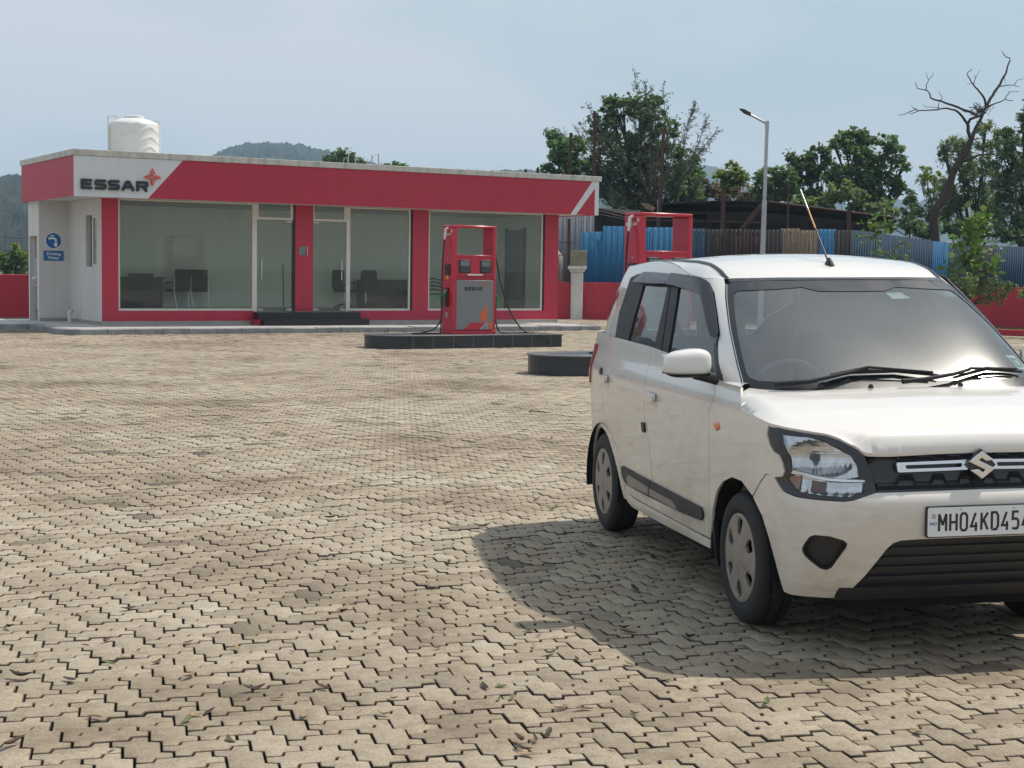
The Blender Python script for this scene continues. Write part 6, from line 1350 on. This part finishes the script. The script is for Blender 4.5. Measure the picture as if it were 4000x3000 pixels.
# --- wipers and nozzles
def gp_(u, z, o=.012):
    p = glassP(np.array([u]), np.array([z]))[0]; n_ = Vector((.5, 0, .86)); return Vector(p) + n_ * o
for pts, armp, nm in (([(-.388, 1.074), (-.266, 1.100), (-.055, 1.103), (.143, 1.080)], [(-.56, 1.040), (-.44, 1.052), (-.317, 1.080), (-.194, 1.103)], 0), ([(.205, 1.070), (.37, 1.104), (.522, 1.086)], [(-.06, 1.048), (.05, 1.055), (.205, 1.074), (.29, 1.092)], 1)):
    mb = MB(); mb.tube([gp_(u, z, .016) for u, z in pts], [.006] + [.0105] * (len(pts) - 2) + [.006], 6); wp = mb.build('wiper', 'soft_black', CAR, smooth=50)
    mb = MB(); mb.tube([gp_(u, z, .030) for u, z in armp], [.012, .010, .008, .007], 6); mb.build('wiper_arm', 'soft_black', wp, smooth=50)
    q = pts[0]; mb = MB(); mb.tube([gp_(pts[0][0] + .03, pts[0][1] + .006, .028), gp_((armp[-1][0]), armp[-1][1], .036), gp_(pts[-1][0] - .03, pts[-1][1] + .004, .028)], .006, 6); mb.build('wiper_bridge', 'soft_black', wp, smooth=50)
for q in (-.205, .215): mb = MB(); mb.lathe([(.012, 0), (.011, .010), (.004, .018), (0, .018)], 10, 0, Matrix.Translation((.155, q, 1.047))); mb.build('washer_nozzle', 'soft_black', CAR, smooth=50)
# stickers and one pale patch behind the windscreen
tri_panel('sticker_patch', glassP, [(.205, 1.452), (.296, 1.454), (.315, 1.426), (.214, 1.424)], 'sign_white', off=-.006, grid=.03, rim=0)
SB = tri_panel('sticker_patch', glassP, [(.52, 1.172), (.585, 1.164), (.602, 1.105), (.540, 1.112)], 'sign_white', off=-.006, grid=.03, rim=0)
tri_panel('sticker_print', glassP, [(.531, 1.160), (.576, 1.155), (.590, 1.115), (.548, 1.119)], 'nozzle_green', holes=[[(.548, 1.149), (.568, 1.147), (.577, 1.124), (.558, 1.126)]], off=-.0045, grid=.02, rim=0, parent=SB)
tri_panel('sticker_patch', glassP, [(.455, 1.474), (.572, 1.466), (.585, 1.430), (.50, 1.432)], 'screen_pale', off=-.006, grid=.03, rim=0)  # faint pale patch near the upper right corner of the glass
# --- mirrors
def mirror(s):
    Mr = empty('door_mirror'); Mr.parent = CAR
    def shell(z0, z1, infl, zb, name, m):
        mb = MB(); nu, nv = 30, 20; vs = []
        for i in range(nv + 1):
            v = -math.pi / 2 + math.pi * i / nv
            for j in range(nu):
                a = 2 * math.pi * j / nu
                def se(c, e): return math.copysign(abs(c) ** e, c)
                y = se(math.cos(v), .55) * se(math.cos(a), .55) * .112 * infl; x = se(math.cos(v), .6) * se(math.sin(a), .75) * .068 * infl; z = se(math.sin(v), .72) * .061 * infl
                z += .010 * (1 - (y / .118) ** 2) * (z > 0) - .012 * (y / .118) * (z > 0)
                z = max(min(z, z1), z0)
                vs.append((-.315 + x * (1.1 if x > 0 else .8), s * (.892 + y), 1.130 + z))
        fs = [(i * nu + j, i * nu + (j + 1) % nu, (i + 1) * nu + (j + 1) % nu, (i + 1) * nu + j) for i in range(nv) for j in range(nu)]
        mb.add(vs, fs); return mb.build(name, m, Mr, smooth=50)
    shell(-.041, .2, 1.0, 0, 'mirror_cover', 'car_paint'); shell(-.2, -.039, .985, 0, 'mirror_base', 'black_plastic')
    mb = MB(); mb.tube([(-.27, s * .715, 1.055), (-.29, s * .78, 1.068), (-.31, s * .86, 1.085)], [.035, .026, .022], 10); mb.build('mirror_arm', 'black_plastic', Mr, smooth=50)
    mb = MB(); mb.box(-.385, -.378, s * .892 - .095, s * .892 + .095, 1.085, 1.175); mb.build('mirror_glass', 'chrome', Mr)
    tri_panel('mirror_sail', glassP, mir([(.80, 1.035), (.90, 1.035), (.84, 1.11), (.795, 1.21), (.757, 1.235), (.80, 1.13)], s), 'black_plastic', off=.004, grid=.02, rim=.01, parent=Mr)
for s in (-1, 1): mirror(s)
# --- wheels
def wheel(x, s, z=.293):
    Wl = empty('wheel', (x, s * .742, z)); Wl.parent = CAR
    def L(prof, m, name, n=56, sm=40):
        mb = MB(); mb.lathe([(r, -s * y) for r, y in prof], n, 0, None, 'y'); return mb.build(name, m, Wl, smooth=sm)
    t = MB(); prof = [(.196, .012), (.205, .002), (.225, -.004), (.255, -.003), (.273, .004), (.284, .014), (.291, .026), (.2925, .04), (.2925, .052), (.286, .053), (.286, .057), (.2935, .058), (.294, .082), (.2935, .106), (.286, .107), (.286, .111), (.2925, .112), (.290, .138), (.282, .152), (.255, .165), (.21, .160), (.19, .15)]
    t.lathe([(r, -s * y) for r, y in prof], 72, 0, None, 'y')
    for k in range(0):
        a = 0
        for y0 in ():
            c, sn = math.cos(a), math.sin(a); t.box(-.004, .004, -.010, .010, 0, .004, 0, Matrix.Rotation(-a + math.pi / 2, 4, 'Y') @ Matrix.Translation((0, -s * (y0 + .006), .283)))
    t.build('tyre', 'rubber', Wl, smooth=35)
    L([(.19, .15), (.188, .035), (.0, .05)], 'soft_black', 'rim')
    # hub cap with six openings
    hole = [(.103, -.20), (.160, -.150), (.167, -.02), (.162, .10), (.108, .12), (.098, -.02)]
    holes = []
    for k in range(6):
        a0 = k * math.pi / 3 + math.pi / 2; h = []
        for r, da in ((.102, -.15), (.150, -.21), (.171, -.17), (.174, .12), (.155, .20), (.106, .17)): h.append((r * math.cos(a0 + da), r * math.sin(a0 + da)))
        holes.append(roundpoly(h, .007, 2))
    def cap(u, v):
        r = np.sqrt(u * u + v * v); a = np.arctan2(v, u)
        y = .012 * np.clip(1 - (r / .19) ** 2, 0, 1) + .004 * np.exp(-((r - .183) / .008) ** 2) + .005 * (r < .042) - .006 * np.exp(-((np.abs(((a - math.pi / 2) / (math.pi / 3) + .5) % 1 - .5)) / .20) ** 2) * np.clip((r - .05) / .05, 0, 1) * (r < .18)
        return np.stack([u, s * (-.003 + y), v], -1)
    tri_panel('hub_cap', cap, [(.197 * math.cos(a), .197 * math.sin(a)) for a in np.linspace(0, 2 * math.pi, 73)[:-1]], 'hub_plastic', holes=holes, grid=.011, seg=.011, off=0, rim=.014, parent=Wl, cen=(0, -s * .3, 0), smooth=40)
    return Wl
for x in (0, -2.435): wheel(x, -1); wheel(x, 1, .27)
# --- inside and underneath
mb = MB(); mb.box(-2.0, -.42, -.62, .62, .165, .34); mb.box(-2.75, -2.0, -.50, .50, .22, .34); mb.box(.52, .62, -.55, .55, .24, .80); mb.box(-.44, .56, -.50, .50, .175, .93); mb.box(-2.76, -1.95, -.52, .52, .34, .85); mb.build('underbody', 'liner', CAR)  # floor pan hung low, front box added to block light and deepen shade
for s in (-1, 1): mb = MB(); mb.box(.42, .44, min(s * .42, s * .74), max(s * .42, s * .70), .205, .27); mb.build('shade_plate', 'liner', CAR)  # added black plates that darken the gap below the bumper and hide the wheel
for s in (-1, 1):
    for cx in (.03, -2.42):
        mb = MB(); n_ = 24; vs = []
        for k in range(n_ + 1):
            a = math.pi * k / n_ * 1.1 - .05 * math.pi
            for yy in (.50, .755): vs.append((cx + .385 * math.cos(a), s * yy, .28 + .365 * math.sin(a)))
        mb.add(vs, [(2 * k, 2 * k + 2, 2 * k + 3, 2 * k + 1) for k in range(n_)]); mb.build('wheel_liner', 'liner', CAR)
mb = MB(); mb.prism([(.02, .80), (-.05, .99), (-.30, 1.005), (-.42, .96), (-.45, .80), (-.40, .55), (0, .5)], -.66, .66); mb.build('dashboard', 'dash_grey', CAR, bevel=.02)
mb = MB(); cx, cy, cz = -.46, -.36, .96; vs = []
mt = Matrix.Translation((cx, cy, cz)) @ Matrix.Rotation(R(-68), 4, 'Y')
mb.tube([mt @ Vector((.185 * math.cos(a), .185 * math.sin(a), 0)) for a in np.linspace(0, 2 * math.pi, 40)], .0145, 8)
for a in (0.2, math.pi - .2, math.pi * 1.5): mb.tube([mt @ Vector((0, 0, -.02)), mt @ Vector((.18 * math.cos(a + 1.57), .18 * math.sin(a + 1.57), 0))], [.03, .012], 8)
mb.build('steering_wheel', 'dash_grey', CAR, smooth=60)
def seat(x, y, w=.25):
    S = empty('seat', (x, y, 0)); S.parent = CAR
    mb = MB(); mb.prism(roundpoly([(-.05, .45), (.45, .50), (.47, .60), (.0, .58), (-.28, 1.16), (-.36, 1.17), (-.38, 1.10), (-.14, .45)], .04, 3), -w, w); mb.build('seat_cushion', 'seat_fabric', S, bevel=.03)
    return S
for y in (-.36, .36):
    S = seat(-1.05, y); mb = MB(); mb.prism(roundpoly([(-.30, 1.19), (-.40, 1.20), (-.43, 1.36), (-.34, 1.37)], .03, 3), -.12, .12); mb.build('headrest', 'seat_fabric', S, bevel=.03)
seat(-2.02, 0, .60)
mb = MB(); mb.box(-2.62, -.35, -.63, .63, .35, .40); mb.build('cabin_floor', 'liner', CAR)
mb = MB(); mb.box(-.60, -.575, -.10, .14, 1.36, 1.42); mb.build('inner_mirror', 'black_plastic', CAR, bevel=.01)
mb = MB(); mb.tube([(-1.36, -.655, 1.36), (-1.30, -.52, 1.0), (-1.15, -.15, .62)], .012, 6); mb.tube([(-1.36, .655, 1.36), (-1.30, .52, 1.0), (-1.15, .15, .62)], .012, 6); mb.build('seat_belt', 'soft_black', CAR)
# ================================================================== HAZE
hz_ = MB(); hz_.box(-2600, 2600, -60, 3300, -6, 175)
hm = bpy.data.materials.new('haze'); hm.use_nodes = True; hn = hm.node_tree.nodes; hl = hm.node_tree.links; hn.clear()
ho = hn.new('ShaderNodeOutputMaterial'); hv = hn.new('ShaderNodeVolumePrincipled'); hv.inputs['Density'].default_value = HAZE_D; hv.inputs['Color'].default_value = (.55, .78, 1.0, 1); hv.inputs['Anisotropy'].default_value = 0.0
hl.new(hv.outputs[0], ho.inputs['Volume']); M['haze'] = hm
tag(hz_.build('haze', 'haze'), kind='stuff')
